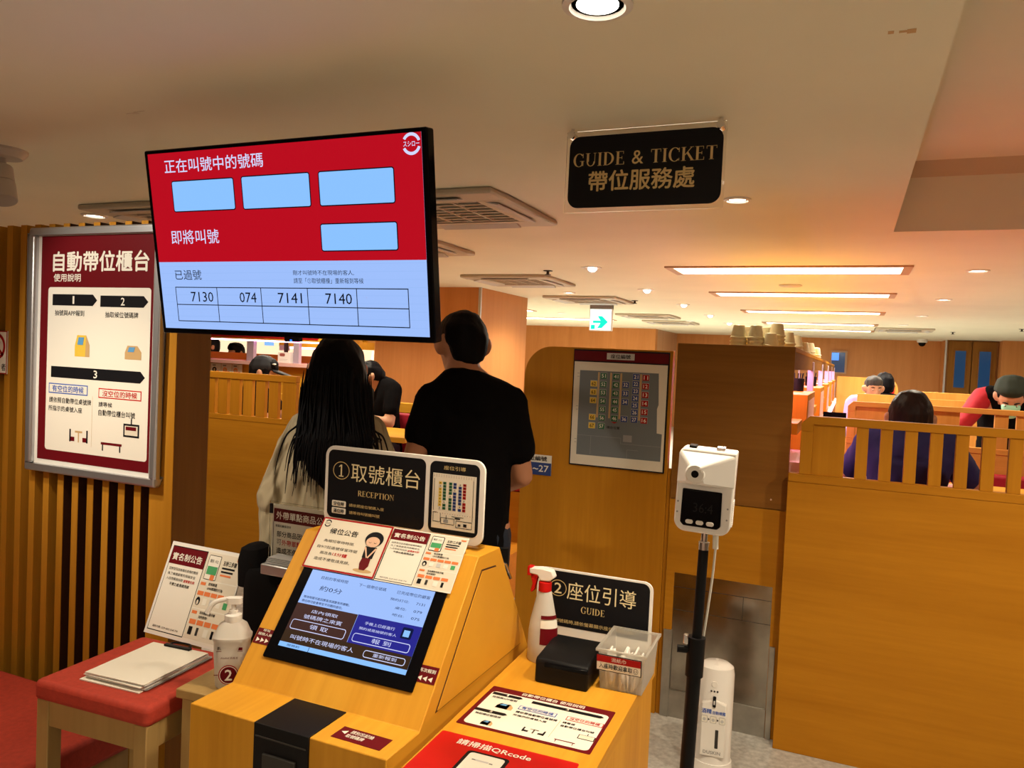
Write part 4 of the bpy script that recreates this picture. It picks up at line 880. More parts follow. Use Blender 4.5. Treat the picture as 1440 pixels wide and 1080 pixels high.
for lab, x0, x1, y0, y1, z in (('wooden booth table whose corner shows between the woman and the man in black', -3.7, -2.49, 4.12, 4.62, 1.02), ('wooden booth table before the man in navy', .05, 1.6, 4.10, 4.70, .99)):
    t = thing('booth_table', lab, 'table', (x0, y0, .3)); MB().box(0, x1-x0, 0, y1-y0, z-.335, z-.3, 'mapleX').build('tabletop', t, bevel=.004); MB().box((x1-x0)/2-.05, (x1-x0)/2+.05, .1, y1-y0-.1, 0, z-.335, 'walnutZ').build('pedestal', t)
t = thing('order_tablet', 'black order tablet standing tilted behind the large partition near the sushi lane', 'tablet', (-.06, 4.28, 1.29))
MB().box(-.055, .055, -.004, .004, 0, .06, 'black_gloss', M=Matrix.Rotation(RAD(-35), 4, 'X')).build('screen', t, bevel=.002); MB().box(-.03, .03, .0, .05, -.02, .005, 'black').box(-.012, .012, .01, .034, -.99, -.015, 'black').build('stand', t)
# ------------------------------------------------------------------ sushi lane on the right
def lane_unit(k, y0):
    t = thing('sushi_lane', '%s section of the pink-lit sushi lane beyond the end cabinet' % ('first', 'second', 'third', 'fourth', 'fifth')[k], 'conveyor lane', (-.692, y0, 0), group='sections of the sushi lane')
    L = 1.73
    MB().box(0, .482, 0, L, 1.622, 1.642, 'oakY').build('top_board', t, bevel=.002); MB().box(.470, .480, 0, L, 1.548, 1.622, 'walnutY').build('apron', t)
    MB().box(.455, .49, L-.06, L, .3, 1.60, 'post_lilac').build('post', t, bevel=.003); MB().box(.0, .02, L-.06, L, .3, 1.60, 'post_lilac').build('post', t, bevel=.003)
    MB().box(.40, .43, .02, L-.08, 1.590, 1.606, 'pink_lamp').build('light_bar', t)
    MB().box(.02, .53, 0, L, 1.12, 1.165, 'pinkboard').build('belt', t); MB().box(.02, .46, 0, L, 0, 1.12, 'oakY').build('base', t); MB().box(.531, .537, .02, L-.04, 1.125, 1.17, 'pink_lamp').build('edge_light', t)
    MB().box(.30, .515, .55, 1.35, 1.165, 1.43, 'oakZ').build('tall_box', t, bevel=.003); MB().box(.34, .50, .10, .45, 1.27, 1.32, 'oakZ').build('low_box', t, bevel=.003)
    MB().box(.512, .5165, .62, 1.28, 1.20, 1.40, 'pinkboard').build('glossy_panel', t)
    return t
lu = lane_unit(0, 3.42)
for k in range(1, 5): dup(lu, '%s section of the pink-lit sushi lane beyond the end cabinet' % ('first', 'second', 'third', 'fourth', 'fifth')[k], (-.692, 3.42+1.74*k, 0))
def cup_mesh():
    b = MB().lathe([(0, .058), (.0195, .058), (.0235, .055), (.030, .025), (.0325, .008), (.0362, .006), (.0362, 0), (.0325, 0), (.028, .025), (.021, .050), (0, .052)], 'cup', n=28); return b
cup0 = None
def cup(x, y, z, label, s=1):
    global cup0
    if cup0 is None: cup0 = cup_mesh().build('tea_cup'); o = cup0
    else: o = cup0.copy(); COL.objects.link(o)
    o.location = (x, y, z); o.scale = (s, s, s); tag(o, label, 'cup', 'tea cups on the cabinet'); return o
stacks = [(-.449, 3.47, 3, 'leftmost front stack on the end cabinet'), (-.378, 3.47, 3, 'second front stack on the end cabinet'), (-.300, 3.56, 4, 'third stack, behind the single cup'), (-.318, 3.475, 1, 'single front'), (-.425, 3.60, 3, 'back stack between the first two stacks'), (-.352, 3.62, 3, 'back stack between second and third stacks'),
          (-.262, 3.66, 2, 'short stack right of the tall third'), (-.25, 4.02, 2, 'stack at the right cabinet corner'), (-.24, 4.55, 1, 'lone small upturned cup beyond the cabinet corner,'), (-.235, 5.1, 2, 'double stack farther along the lane'), (-.30, 5.15, 2, 'double stack set back along the lane'), (-.235, 6.1, 2, 'last stack far along the lane'), (-.27, 5.7, 1, 'last lone cup far along the lane,')]
for x, y, n, nm in stacks:
    for i in range(n):
        pos = '' if n == 1 else ('topmost' if i == n-1 else 'lowest' if i == 0 else 'second lowest' if i == 1 else 'third lowest')+' yellow tea cup of the '
        cup(x, y, 1.642+i*.0155, (pos+nm) if pos else nm+' yellow tea cup')
for k, (y, x) in enumerate(((4.60, -.27), (6.34, -.27))):
    t = thing('chopstick_holder', ('nearer', 'farther')[k]+' black chopstick holder on the sushi lane box', 'holder', (x, y, 1.431)); MB().lathe([(0, 0), (.04, 0), (.042, .07), (.036, .07), (.035, .01), (0, .01)], 'black').build('pot', t)
    b = MB()
    for i in range(7): b.tube([(cos(i)*.02, sin(i)*.02, .012), (cos(i)*.034, sin(i)*.034, .10)], .003, 'black', 6)
    tag(b.build('chopsticks', t), kind='stuff')
# ------------------------------------------------------------------ lit lane at the far left
t = thing('sushi_lane', 'brightly lit sushi lane seen under the hanging screen at the left', 'conveyor lane', (-6.9, 5.6, 0))
LW = 2.72
MB().box(0, LW, 0, .5, 1.60, 1.70, 'mapleX').build('header', t); MB().box(.3, 2.6, -.004, 0, 1.615, 1.64, 'redprint').build('red_strip', t)
for x0, x1 in ((1.78, 1.86), (2.315, 2.375), (2.64, 2.70), (.9, .98)): MB().box(x0, x1, .02, .06, 1.40, 1.60, 'post_lilac').build('post', t)
MB().box(2.06, 2.085, .2, .23, 1.40, 1.60, 'vent_dark').build('dark_post', t)
MB().box(0, LW, -.06, .5, 1.37, 1.40, 'pinkboard').build('counter', t); MB().box(0, LW, 0, .5, 0, 1.37, 'mapleX').build('front_panel', t); MB().box(.1, LW-.1, .02, .04, 1.585, 1.598, 'pink_lamp').build('light_bar', t)
MB().box(0, LW, .44, .47, 1.40, 1.465, 'mapleX').build('back_shelf', t)
for k in range(9):
    x = -6.9+.62+k*.128
    p = thing('menu_card', 'small sushi picture card on the far left lane, number %s from the dark post side' % ('one', 'two', 'three', 'four', 'five', 'six', 'seven', 'eight', 'nine')[k], 'menu card', (x, 5.588, 1.255), group='menu cards of the far left lane')
    MB().box(0, .12, -.004, 0, 0, .108, 'cream_card').build('card', p); a = Art(); q = ('orange', 'orange', 'sign_black', 'orange')[k % 4]; a.ell(.045, .05, .026, .024, q, 1); a.ell(.045, .05, .012, .012, 'tan', 2); a.ell(.085, .03, .022, .012, 'orange', 1); a.rect(.02, .086, .06, .094, 'vent_dark', 1); a.build('print', p, Matrix.Translation((0, -.0042, 0))@Matrix.Rotation(pi/2, 4, 'X'))
t = thing('carton', 'white carton with a pink label on the far left lane counter', 'box', (-4.74, 5.60, 1.401)); MB().box(0, .135, 0, .1, 0, .095, 'white').build('box', t); a = Art(); a.rr(.02, .058, .08, .085, .012, 'lips', 1); a.rect(.02, .03, .11, .034, 'lightgray', 1); a.rect(.02, .018, .10, .022, 'lightgray', 1); a.build('print', t, Matrix.Translation((0, -.0003, 0))@Matrix.Rotation(pi/2, 4, 'X'))
for x0, x1, y, z0, z1, m, l in ((-5.03, -4.92, 5.75, 1.55, 1.595, 'tv_box', 'pale blue card hanging in the far left lane'), (-4.98, -4.86, 5.9, 1.51, 1.56, 'paper', 'white pink-marked card below the pale blue one in the far left lane')):
    tag(MB().box(x0, x1, y, y+.004, z0, z1 if m == 'paper' else 1.60, m).build('hanging_card'), l, 'card')
t = thing('sushi_lane', 'short lit shelf right of the long-haired woman, beyond the seated man in black', 'conveyor lane', (-5.66, 6.7, 0))
MB().box(0, .95, 0, .4, 1.55, 1.63, 'mapleX').build('header', t); MB().box(0, .95, 0, .4, 0, 1.30, 'mapleX').build('base', t); MB().box(.52, .58, 0, .04, 1.30, 1.55, 'post_lilac').build('post', t); MB().box(0, .95, .37, .4, 1.30, 1.55, 'window_lit').build('lit_panel', t); MB().box(.62, .86, .1, .13, 1.42, 1.53, 'glass_dark').build('dark_screen', t); MB().box(.05, .9, .02, .04, 1.53, 1.548, 'pink_lamp').build('light_bar', t)

# ================================================================== WAITING AREA, LEFT FOREGROUND
t = thing('wall_bench', 'long low red cushioned bench against the slatted wall, behind the stool', 'bench', (-3.6, .2, 0))
MB().box(0, 1.52, 0, 1.66, .215, .32, 'seat_red').build('seat', t, bevel=.02, seg=3); MB().box(.03, 1.49, .03, 1.63, 0, .22, 'stoolwood').build('base', t)
st = thing('stool', 'square red cushioned stool with pale wooden legs carrying a clipboard', 'stool', (-1.825, 1.632, 0), (0, 0, RAD(3)))
sw, sd = .205, .192
MB().prism(rrect(-sw, -sd, sw, sd, .02), .545, .600, 'Z', 'seat_red').build('seat', st, bevel=.015, seg=4)
b = MB(); b.box(-sw+.01, sw-.01, -sd+.012, -sd+.034, .475, .548, 'stoolwood').box(-sw+.01, sw-.01, sd-.034, sd-.012, .475, .548, 'stoolwood').box(-sw+.012, -sw+.034, -sd+.01, sd-.01, .475, .548, 'stoolwood').box(sw-.034, sw-.012, -sd+.01, sd-.01, .475, .548, 'stoolwood'); b.build('apron', st, bevel=.002)
for sx_ in (-1, 1):
    for sy_ in (-1, 1): x, y = sx_*(sw-.03), sy_*(sd-.03); MB().box(x-.022, x+.022, y-.022, y+.022, 0, .546, 'stoolwood').build('leg', st, bevel=.003)
tb = thing('side_table', 'small pale wooden side table between stool and kiosk under the pump bottle', 'table', (-1.500, 1.665, 0), (0, 0, RAD(5)))
MB().box(-.105, .105, -.13, .11, .605, .63, 'stoolwood').build('tabletop', tb, bevel=.003)
for sx_ in (-1, 1):
    for y in (-.10, .08): MB().box(sx_*.075-.017, sx_*.075+.017, y-.02, y+.02, 0, .606, 'stoolwood').build('leg', tb, bevel=.002)
# clipboard and papers
cb = thing('clipboard', 'clipboard with a thick pile of white forms lying on the red stool', 'clipboard', (-1.815, 1.635, .601), (0, 0, RAD(4)))
MB().box(-.105, .105, -.14, .125, 0, .003, 'paper').build('bottom_sheet', cb)
MB().prism(rrect(-.095, -.125, .115, .135, .006), .0032, .006, 'Z', 'gray').build('board', cb)
for i in range(7):
    M = Matrix.Rotation(RAD(random.uniform(-2.2, 2.2)), 4, 'Z')@Matrix.Translation((random.uniform(-.004, .006), random.uniform(-.006, .002), 0))
    MB().box(-.098, .108, -.128, .122, .0062+i*.0022, .0078+i*.0022, 'paper' if i % 3 != 1 else 'lightgray', M=M).build('form_sheet', cb)
MB().tube(smooth_path([Vector(p) for p in ((-.03, .115, .0235), (-.036, .128, .024), (-.02, .142, .024), (.02, .142, .024), (.036, .128, .024), (.03, .115, .0235))], 5), .0028, 'black', 8).box(-.045, .050, .106, .118, .0215, .0275, 'black').build('clip', cb)
# registration board leaning on the slatted wall
bt = thing('notice_board', 'large name registration board leaning against the slatted wall on the red stool', 'notice', (-2.055, 1.828, .604), (RAD(90-21.5), 0, RAD(-1.5)))
MB().box(0, .325, 0, .297, -.004, 0, 'white').build('board', bt)
a = registration_print(bt, .312, .283, 2); a.location = (.010, .007, 0)
# pump bottle
t = thing('pump_bottle', 'white hand sanitizer pump bottle with a number 2 label on the side table', 'bottle', (-1.487, 1.615, .6305), (0, 0, RAD(32)))
def rloft(secs, m, n=28, p=3.2):
    """rounded-square sections (half x, half y, z)"""
    b = MB(); vs = []
    for hx, hy, z in secs:
        for k in range(n):
            an = 2*pi*k/n; c_, s_ = cos(an), sin(an); r_ = (abs(c_)**p+abs(s_)**p)**(-1/p); vs.append((hx*c_*r_, hy*s_*r_, z))
    fs = [(i*n+k, i*n+(k+1) % n, (i+1)*n+(k+1) % n, (i+1)*n+k) for i in range(len(secs)-1) for k in range(n)]+[tuple(range(n-1, -1, -1)), tuple(range((len(secs)-1)*n, len(secs)*n))]
    return b.add(vs, fs, m)
rloft([(.036, .030, 0), (.040, .034, .006), (.046, .038, .10), (.047, .039, .125), (.050, .042, .13), (.050, .042, .137), (.046, .038, .142), (.036, .030, .165), (.022, .020, .175)], 'frosted_bottle').build('bottle', t)
MB().lathe([(.021, .174), (.022, .178), (.022, .192), (.012, .196), (.012, .204)], 'white').build('collar', t)
MB().tube([(0, 0, .20), (0, 0, .226)], .006, 'white', 14).tube(smooth_path([Vector((.014, 0, .232)), Vector((-.02, 0, .233)), Vector((-.052, 0, .222)), Vector((-.068, 0, .195))], 5), .0065, 'white', 12).prism(rrect(-.018, -.011, .022, .011, .008), .222, .238, 'Z', 'white').build('pump', t)
a = Art(); a.rect(-.034, .104, .034, .1055, 'maroon', 1); a.text('清潔手指', -.032, .108, -.004, .117, 'sign_black', 1, .02); a.rect(.012, .107, .033, .115, 'maroon', 1); a.text('Alcohol 消毒液', -.022, .084, .022, .090, 'maroon', 1)
a.ell(0, .042, .026, .026, 'redprint', 1, 36); a.ell(0, .042, .0235, .0235, 'paper', 2, 36); a.ell(0, .042, .0215, .0215, 'maroon', 3, 36); a.text('2', -.009, .028, .009, .056, 'paper', 4, .04); a.rect(-.038, .041, -.027, .043, 'maroon', 1); a.rect(.027, .041, .037, .043, 'maroon', 1)
a.build('label', t, Matrix.Translation((0, -.0405, 0))@Matrix.Rotation(RAD(88), 4, 'X'))
# black draped stand with take-out notice
t = thing('draped_stand', 'black cloth-draped stand behind the side table carrying the take-out notice', 'stand', (-1.69, 1.842, 0))
b = rloft([(.150, .068, 0), (.150, .068, .80), (.146, .065, .845), (.138, .058, .860)], 'black_matte', 40, 6); b.v = [(v[0]+.150, v[1]+.078, v[2]) for v in b.v]; b.build('draped_body', t)
b = rloft([(.045, .055, .80), (.047, .057, .88), (.040, .047, .915), (.02, .03, .926)], 'black_matte', 28, 2.6); b.v = [(v[0]*.85+.004, v[1]+.078, v[2]) for v in b.v]; b.build('cloth_fold', t)
MB().box(.155, .245, .0055, .0085, .765, .835, 'maroon').build('logo_patch', t); a = Art(); a.logo(.0, .0, .026, 'paper', 1); a.build('logo', t, Matrix.Translation((.20, .0052, .80))@Matrix.Rotation(pi/2, 4, 'X'))
t = thing('card_tray', 'silver tray with a stack of cards on the front of the black draped stand', 'tray', (-1.590, 1.832, .864)); MB().box(0, .18, 0, .055, 0, .032, 'alu').build('tray', t, bevel=.004)
for i in range(4): MB().box(.008, .176, .012+i*.004, .055+i*.006, .033+i*.004, .0355+i*.004, 'gray').build('card', t)
t = thing('takeout_notice', 'take-out notice in a clear stand on the black draped stand, half behind the kiosk', 'notice', (-1.640, 1.930, .8625))
MB().box(0, .262, -.012, .012, 0, .016, 'black').build('base', t); MB().box(0, .262, -.004, -.001, .014, .203, 'acrylic').build('acrylic_sleeve', t); MB().box(.006, .256, .0, .003, .014, .195, 'paper').build('sheet', t); MB().box(.0, .010, -.006, .004, .165, .195, 'black').build('clip', t)
a = Art(); a.rect(.014, .140, .250, .182, 'maroon', 1); a.text('外帶單點商品公告', .024, .149, .226, .173, 'paper', 2, .03); a.text('親愛的顧客您好', .022, .124, .082, .132, 'sign_black', 1, .02); a.text('部分商品因疫情的關係無', .028, .094, .240, .112, 'sign_black', 1, .03); a.text('可', .028, .068, .046, .086, 'sign_black', 1); a.text('外帶單點', .048, .068, .122, .086, 'bright_red', 1, .03); a.text('的商品請洽', .126, .068, .220, .086, 'sign_black', 1, .03); a.text('造成不便深感抱歉', .028, .042, .190, .060, 'sign_black', 1, .03); a.line([(.014, .140), (.014, .03), (.250, .03), (.250, .140)], .002, 'sign_black', 1)
a.build('print', t, Matrix.Translation((0, -.0002, 0))@Matrix.Rotation(pi/2, 4, 'X'))
#PART5
# ================================================================== PEOPLE
def hullmesh(bm, ells):
    pts = []
    for c, r in ells:
        r = (r, r, r) if not isinstance(r, (tuple, list)) else r
        n = 10 if max(r) > .02 else 6
        for i in range(n//2+1):
            th_ = pi*i/(n//2)
            for k in range(n if 0 < i < n//2 else 1):
                ph = 2*pi*k/n; pts.append(Vector((c[0]+r[0]*sin(th_)*cos(ph), c[1]+r[1]*sin(th_)*sin(ph), c[2]+r[2]*cos(th_))))
    vs = [bm.verts.new(p) for p in pts]
    res = bmesh.ops.convex_hull(bm, input=vs)
    junk = [v for v in vs if not v.link_faces]
    bmesh.ops.delete(bm, geom=junk, context='VERTS')
def blob(name, prims, m, parent=None, voxel=.010, smooth=4, wrinkle=0, wscale=9, seed=0, mats=None):
    """one continuous surface grown round a list of hulls"""
    tmp = bmesh.new()
    for p in prims:
        b1 = bmesh.new(); hullmesh(b1, p); me1 = bpy.data.meshes.new('h'); b1.to_mesh(me1); b1.free(); tmp.from_mesh(me1); bpy.data.meshes.remove(me1)
    me = bpy.data.meshes.new(name); tmp.to_mesh(me); tmp.free()
    o = bpy.data.objects.new(name, me); COL.objects.link(o)
    r = o.modifiers.new('r', 'REMESH'); r.mode = 'VOXEL'; r.voxel_size = voxel
    s = o.modifiers.new('s', 'SMOOTH'); s.factor = .5; s.iterations = smooth
    dg = bpy.context.evaluated_depsgraph_get(); me2 = bpy.data.meshes.new_from_object(o.evaluated_get(dg))
    o.modifiers.clear(); o.data = me2; bpy.data.meshes.remove(me); me2.name = name
    if wrinkle:
        off = Vector((seed*3.1, seed*1.7, 0))
        nr = [v.normal.copy() for v in me2.vertices]
        for v, n in zip(me2.vertices, nr):
            q = Vector((v.co.x*wscale, v.co.y*wscale, v.co.z*wscale*.45))+off
            v.co += n*(.7*noise.noise(q)+.75*(.45-abs(noise.noise(q*1.7+Vector((q.z*.5, 0, 0)))))*1.6)*wrinkle
    me2.materials.clear(); me2.materials.append(MATS[m])
    for p in me2.polygons: p.use_smooth = True
    if parent: o.parent = parent
    return o
V = lambda *a: Vector(a)
def head_prims(c, R=Matrix.Identity(3), ears=True, s=1.0):
    f = lambda x, y, z: tuple(Vector(c)+R@Vector((x*s, y*s, z*s)))
    P = [[(f(0, -.012, .030), (.075*s, .088*s, .084*s)), (f(0, .010, .020), (.072*s, .085*s, .075*s))],
         [(f(0, .025, .0), (.064*s, .068*s, .07*s)), (f(0, .050, -.088), (.030*s, .028*s, .020*s)), (f(0, .02, -.055), (.054*s, .05*s, .03*s))],
         [(f(0, .088, .004), .008*s), (f(0, .108, -.030), .0115*s), (f(0, .092, -.036), .014*s)],
         [(f(0, .084, -.064), (.022*s, .010*s, .009*s))],
         [(f(.026, .082, .022), (.014*s, .008*s, .006*s)), (f(-.026, .082, .022), (.014*s, .008*s, .006*s))]]
    if ears:
        for q in (-1, 1): P.append([(f(q*.076, -.004, -.004), (.015*s, .020*s, .032*s)), (f(q*.090, -.014, .006), (.014*s, .020*s, .030*s))])
    P.append([(f(0, -.022, -.05), .056*s), (tuple(Vector(c)+Vector((0, -.045, -.20))*s), .060*s)])
    return P
def face(parent, c, R, s=1.0):
    for q in (-1, 1):
        p = Vector(c)+R@Vector((q*.030*s, .082*s, .002*s))
        MB().lathe([(0, -.0055), (.007, -.0035), (.0085, 0), (.007, .0035), (0, .0055)], 'cream_card', c=tuple(p), n=12).build('eye', parent)
        p2 = p+R@Vector((0, .0075*s, -.001)); MB().lathe([(0, -.005), (.005, 0), (0, .005)], 'black_gloss', c=tuple(p2), n=10).build('pupil', parent)
        e0 = Vector(c)+R@Vector((q*.016*s, .092*s, .022*s)); e1 = Vector(c)+R@Vector((q*.048*s, .080*s, .024*s)); MB().tube([e0, (e0+e1)/2+R@Vector((0, .002, .004)), e1], .004, 'hair', 8, rad=[.0035, .0042, .002]).build('eyebrow', parent)
def limb(*pr): return [[(tuple(a), ra), (tuple(b), rb)] for (a, ra), (b, rb) in zip(pr, pr[1:])]
def hand_prims(wr, d, up, side):
    """wr wrist, d finger direction, up back-of-hand normal, side=+1 thumb on +x side of d x up"""
    d = Vector(d).normalized(); up = (Vector(up)-d*Vector(up).dot(d)).normalized(); sd = d.cross(up)*side; w_ = Vector(wr); P = []
    P.append([(tuple(w_), (.024, .024, .024)), (tuple(w_+d*.08+sd*.028), .013), (tuple(w_+d*.08-sd*.028), .012), (tuple(w_+d*.04+sd*.03), .012)])
    for i, (o, l) in enumerate(((.030, .068), (.010, .078), (-.011, .072), (-.031, .056))):
        k0 = w_+d*.082+sd*o; k1 = k0+d*l*.5-up*.008; k2 = k1+d*l*.35-up*.024
        P += limb((k0, .0095), (k1, .0088), (k2, .0075))
    t0 = w_+d*.025+sd*.030; t1 = t0+d*.032+sd*.026-up*.006; t2 = t1+d*.030+sd*.006-up*.010
    return P+limb((t0, .012), (t1, .0105), (t2, .008))
def standing(H, shw, arms, stance=.09, hip=.165):
    """prims of a standing body without the head (feet at z=0, facing +y); arms = [(elbow, wrist)] for left then right"""
    k = H/1.72; P = []
    P.append([((-shw*.80, -.01, 1.40*k), (.06, .055, .05)), ((shw*.80, -.01, 1.40*k), (.06, .055, .05)), ((0, .0, 1.26*k), (hip*.98, .105, .10))])
    P.append([((0, .0, 1.26*k), (hip*.98, .105, .10)), ((0, .01, 1.06*k), (hip*.88, .095, .08)), ((0, 0, .93*k), (hip, .11, .09))])
    P.append([((0, -.02, 1.44*k), (.075, .06, .03)), ((-shw*.7, -.01, 1.41*k), (.05, .045, .035)), ((shw*.7, -.01, 1.41*k), (.05, .045, .035))])
    for q in (-1, 1):
        P += limb((V(q*stance*.9, 0, .90*k), .092), (V(q*stance, .015, .50*k), .060), (V(q*stance, -.005, .30*k), .056), (V(q*stance, -.01, .09*k), .036))
        P.append([((q*stance, -.03, .045), (.036, .04, .040)), ((q*stance+q*.01, .10, .030), (.042, .05, .026)), ((q*stance+q*.012, .16, .022), (.036, .03, .02))])
    for q, (el, wr) in zip((-1, 1), arms):
        sh = V(q*shw*.93, -.01, 1.385*k); P += limb((sh, .056), (V(*el), .040), (V(*wr), .027)); d = (Vector(wr)-Vector(el)).normalized(); P += hand_prims(wr, d, (0, .3, 1), -q)
    return P
def person(name_label, loc, az, body, skin='skin', voxel=.010):
    t = thing('person', name_label, 'person', loc, (0, 0, az)); blob('body', body, skin, t, voxel, 3); return t

# ---- man in black, back turned, right behind the kiosk
H = 1.705; k = H/1.72
arms = [((-.215, -.03, 1.13), (-.09, .18, 1.06)), ((.205, -.02, 1.10), (.12, .20, 1.00))]
R_ = Matrix.Rotation(RAD(20), 3, 'Z')@Matrix.Rotation(RAD(-6), 3, 'X'); HS = 1.14
hc = (-.045, .015, 1.578)
man = person('man in a black t-shirt with short dark hair standing with his back turned', (-1.298, 2.62, 0), RAD(30), standing(H, .155, arms)+head_prims(hc, R_, True, HS)+[[(( -.035, -.02, 1.50), (.062, .058, .03)), ((-.11, -.015, 1.40), (.05, .05, .03)), ((.11, -.015, 1.40), (.05, .05, .03))]])
sh = [[((-.135, -.012, 1.395), (.062, .066, .045)), ((.135, -.012, 1.395), (.062, .066, .045)), ((0, -.01, 1.20), (.172, .125, .10))],
      [((0, -.01, 1.22), (.172, .125, .10)), ((0, .0, 1.0), (.168, .128, .08)), ((0, .0, .80), (.172, .132, .03))],
      [((-.036, -.030, 1.478), (.078, .074, .028)), ((-.13, -.02, 1.405), (.05, .062, .04)), ((.13, -.02, 1.405), (.05, .062, .04)), ((0, -.035, 1.36), (.12, .085, .05))]]
for q, (el, wr) in zip((-1, 1), arms):
    s0 = V(q*.145, -.012, 1.375); e_ = Vector(el); m_ = s0+(e_-s0)*(.50 if q < 0 else .62); sh += limb((s0, .066), (m_, .066))
blob('t_shirt', sh, 'tee_black', man, .011, 3, .006, 9, 1)
pa = [[((0, 0, .90), (.165, .118, .07)), ((0, 0, .80), (.165, .12, .07))]]
for q in (-1, 1): pa += limb((V(q*.080, 0, .86), .100), (V(q*.090, .015, .50), .075), (V(q*.090, -.005, .28), .068), (V(q*.090, -.01, .06), .062))
blob('jeans', pa, 'denim', man, .012, 3, .005, 10, 2)
def hp(x, y, z, r, R=R_, c=hc, s=1.0): return (tuple(Vector(c)+R@Vector((x*s, y*s, z*s))), tuple(v*s for v in r))
hm = lambda x, y, z, r: hp(x, y, z, r, R_, hc, HS)
blob('hair', [[hm(0, -.018, .040, (.078, .088, .082)), hm(0, -.05, .014, (.073, .056, .05)), hm(0, .03, .060, (.066, .065, .058))], [hm(0, -.058, -.004, (.066, .042, .04)), hm(0, -.058, -.040, (.052, .034, .026))]], 'hair', man, .008, 3, .003, 40, 3)
MB().box(.115, .150, -.150, -.138, .74, .86, 'black').build('phone', man, bevel=.004); MB().tube([(.09, -.13, .82), (.14, -.155, .80), (.16, -.16, .75)], .006, 'chrome', 8).build('key_clip', man)

# ---- woman with long hair
hc = (0, .0, 1.470); R_ = Matrix.Rotation(RAD(-4), 3, 'Z')@Matrix.Rotation(RAD(-14), 3, 'X')
arms = [((-.180, -.01, 1.03), (-.11, .20, .98)), ((.200, -.01, 1.03), (.12, .20, .98))]
wom = person('woman with very long black hair in a loose cream shirt, back turned', (-1.622, 2.227, 0), RAD(36), standing(1.585, .112, arms, .08, .140)+head_prims(hc, R_))
sh = [[((-.100, -.01, 1.285), (.055, .068, .045)), ((.100, -.01, 1.285), (.055, .068, .045)), ((0, -.02, 1.08), (.185, .135, .10))], [((0, -.02, 1.08), (.185, .135, .10)), ((0, -.015, .70), (.250, .165, .05))], [((0, -.040, 1.350), (.070, .066, .028)), ((-.09, -.015, 1.295), (.05, .055, .035)), ((.09, -.015, 1.295), (.05, .055, .035))]]
for q, (el, wr) in zip((-1, 1), arms):
    s0 = V(q*.112, -.01, 1.27); e_ = Vector(el); w__ = Vector(wr); sh += [[(tuple(s0), .058), (tuple(e_*.5+s0*.5+V(q*.012, 0, 0)), .060), (tuple(e_+V(q*.008, -.01, .0)), .062), ((q*.12, -.01, 1.10), .09)], [(tuple(e_), .062), ((q*.19, -.01, .84), (.055, .08, .05)), ((q*.12, -.01, 1.0), .09)]]; sh += limb((e_, .060), (e_+(w__-e_)*.85, .048))
blob('shirt', sh, 'linen', wom, .008, 2, .012, 9.0, 5)
pa = [[((0, 0, .80), (.165, .115, .07)), ((0, 0, .72), (.165, .115, .07))]]
for q in (-1, 1): pa += limb((V(q*.075, 0, .78), .098), (V(q*.08, .015, .45), .075), (V(q*.08, -.005, .06), .070))
blob('trousers', pa, 'tee_black', wom, .014, 3)
hq = lambda x, y, z, r: hp(x, y, z, r, R_, hc)
hr = [[hq(0, -.02, .038, (.090, .096, .086)), hq(-.045, -.04, -.07, (.066, .072, .06)), hq(.045, -.04, -.07, (.066, .072, .06))],
      [((-.058, -.072, 1.40), (.066, .060, .06)), ((.058, -.072, 1.40), (.066, .060, .06)), ((-.058, -.105, 1.27), (.068, .046, .05)), ((.058, -.105, 1.27), (.068, .046, .05))],
      [((-.050, -.110, 1.27), (.066, .042, .04)), ((.02, -.115, 1.27), (.060, .042, .04)), ((-.040, -.135, 1.15), (.050, .030, .04))], [((-.04, -.132, 1.17), (.05, .030, .03)), ((-.025, -.148, 1.11), (.026, .020, .025))],
      [((.055, -.110, 1.28), (.058, .038, .03)), ((.085, -.130, 1.16), (.030, .026, .03))], [((.085, -.130, 1.18), (.030, .026, .03)), ((.112, -.145, 1.12), (.010, .012, .02))],
      [((-.09, -.10, 1.28), (.035, .034, .03)), ((-.115, -.122, 1.19), (.014, .016, .02))]]
hair = blob('hair', hr, 'hair', wom, .008, 3, .004, 26, 7)
rs = random.Random(5); sb = MB()
def shirt_y(x, z): return -.02-.135*math.sqrt(max(.02, 1-(x/.235)**2))-.012
for i in range(190):
    u = rs.uniform(-1, 1); x0 = u*.118; z1 = rs.uniform(1.10, 1.25) if i % 3 else rs.uniform(1.06, 1.14)
    x1 = u*.118*rs.uniform(1.0, 1.55)+rs.uniform(-.015, .025); bend = rs.uniform(-.015, .015); xm = (x0+x1)/2
    ym = -.105-.045*math.sqrt(max(0, 1-(x0/.13)**2))
    zs0 = rs.uniform(1.26, 1.40); pts = [V(x0*.95, ym+.022, zs0+.10), V(x0*1.02, ym+.006, zs0), V(xm+bend*.5, min(ym-.002, shirt_y(xm, 1.2)-.010), min(1.265, zs0-.03)), V((xm+x1)/2+bend, shirt_y(x1, 1.15)-.014, (1.265+z1)/2), V(x1+bend*.6, shirt_y(x1, z1)-.012+rs.uniform(-.004, .004), z1)]
    pth = smooth_path(pts, 6); n = len(pth); w0 = rs.uniform(.0022, .0050)
    sb.tube(pth, .004, 'hair', 5, rad=[w0*(1-(j_/n)**2.0)*min(1, .1+j_/7)+.0005 for j_ in range(n)])
so = sb.build('hair_strands', hair, smooth=60); so['kind'] = 'stuff'

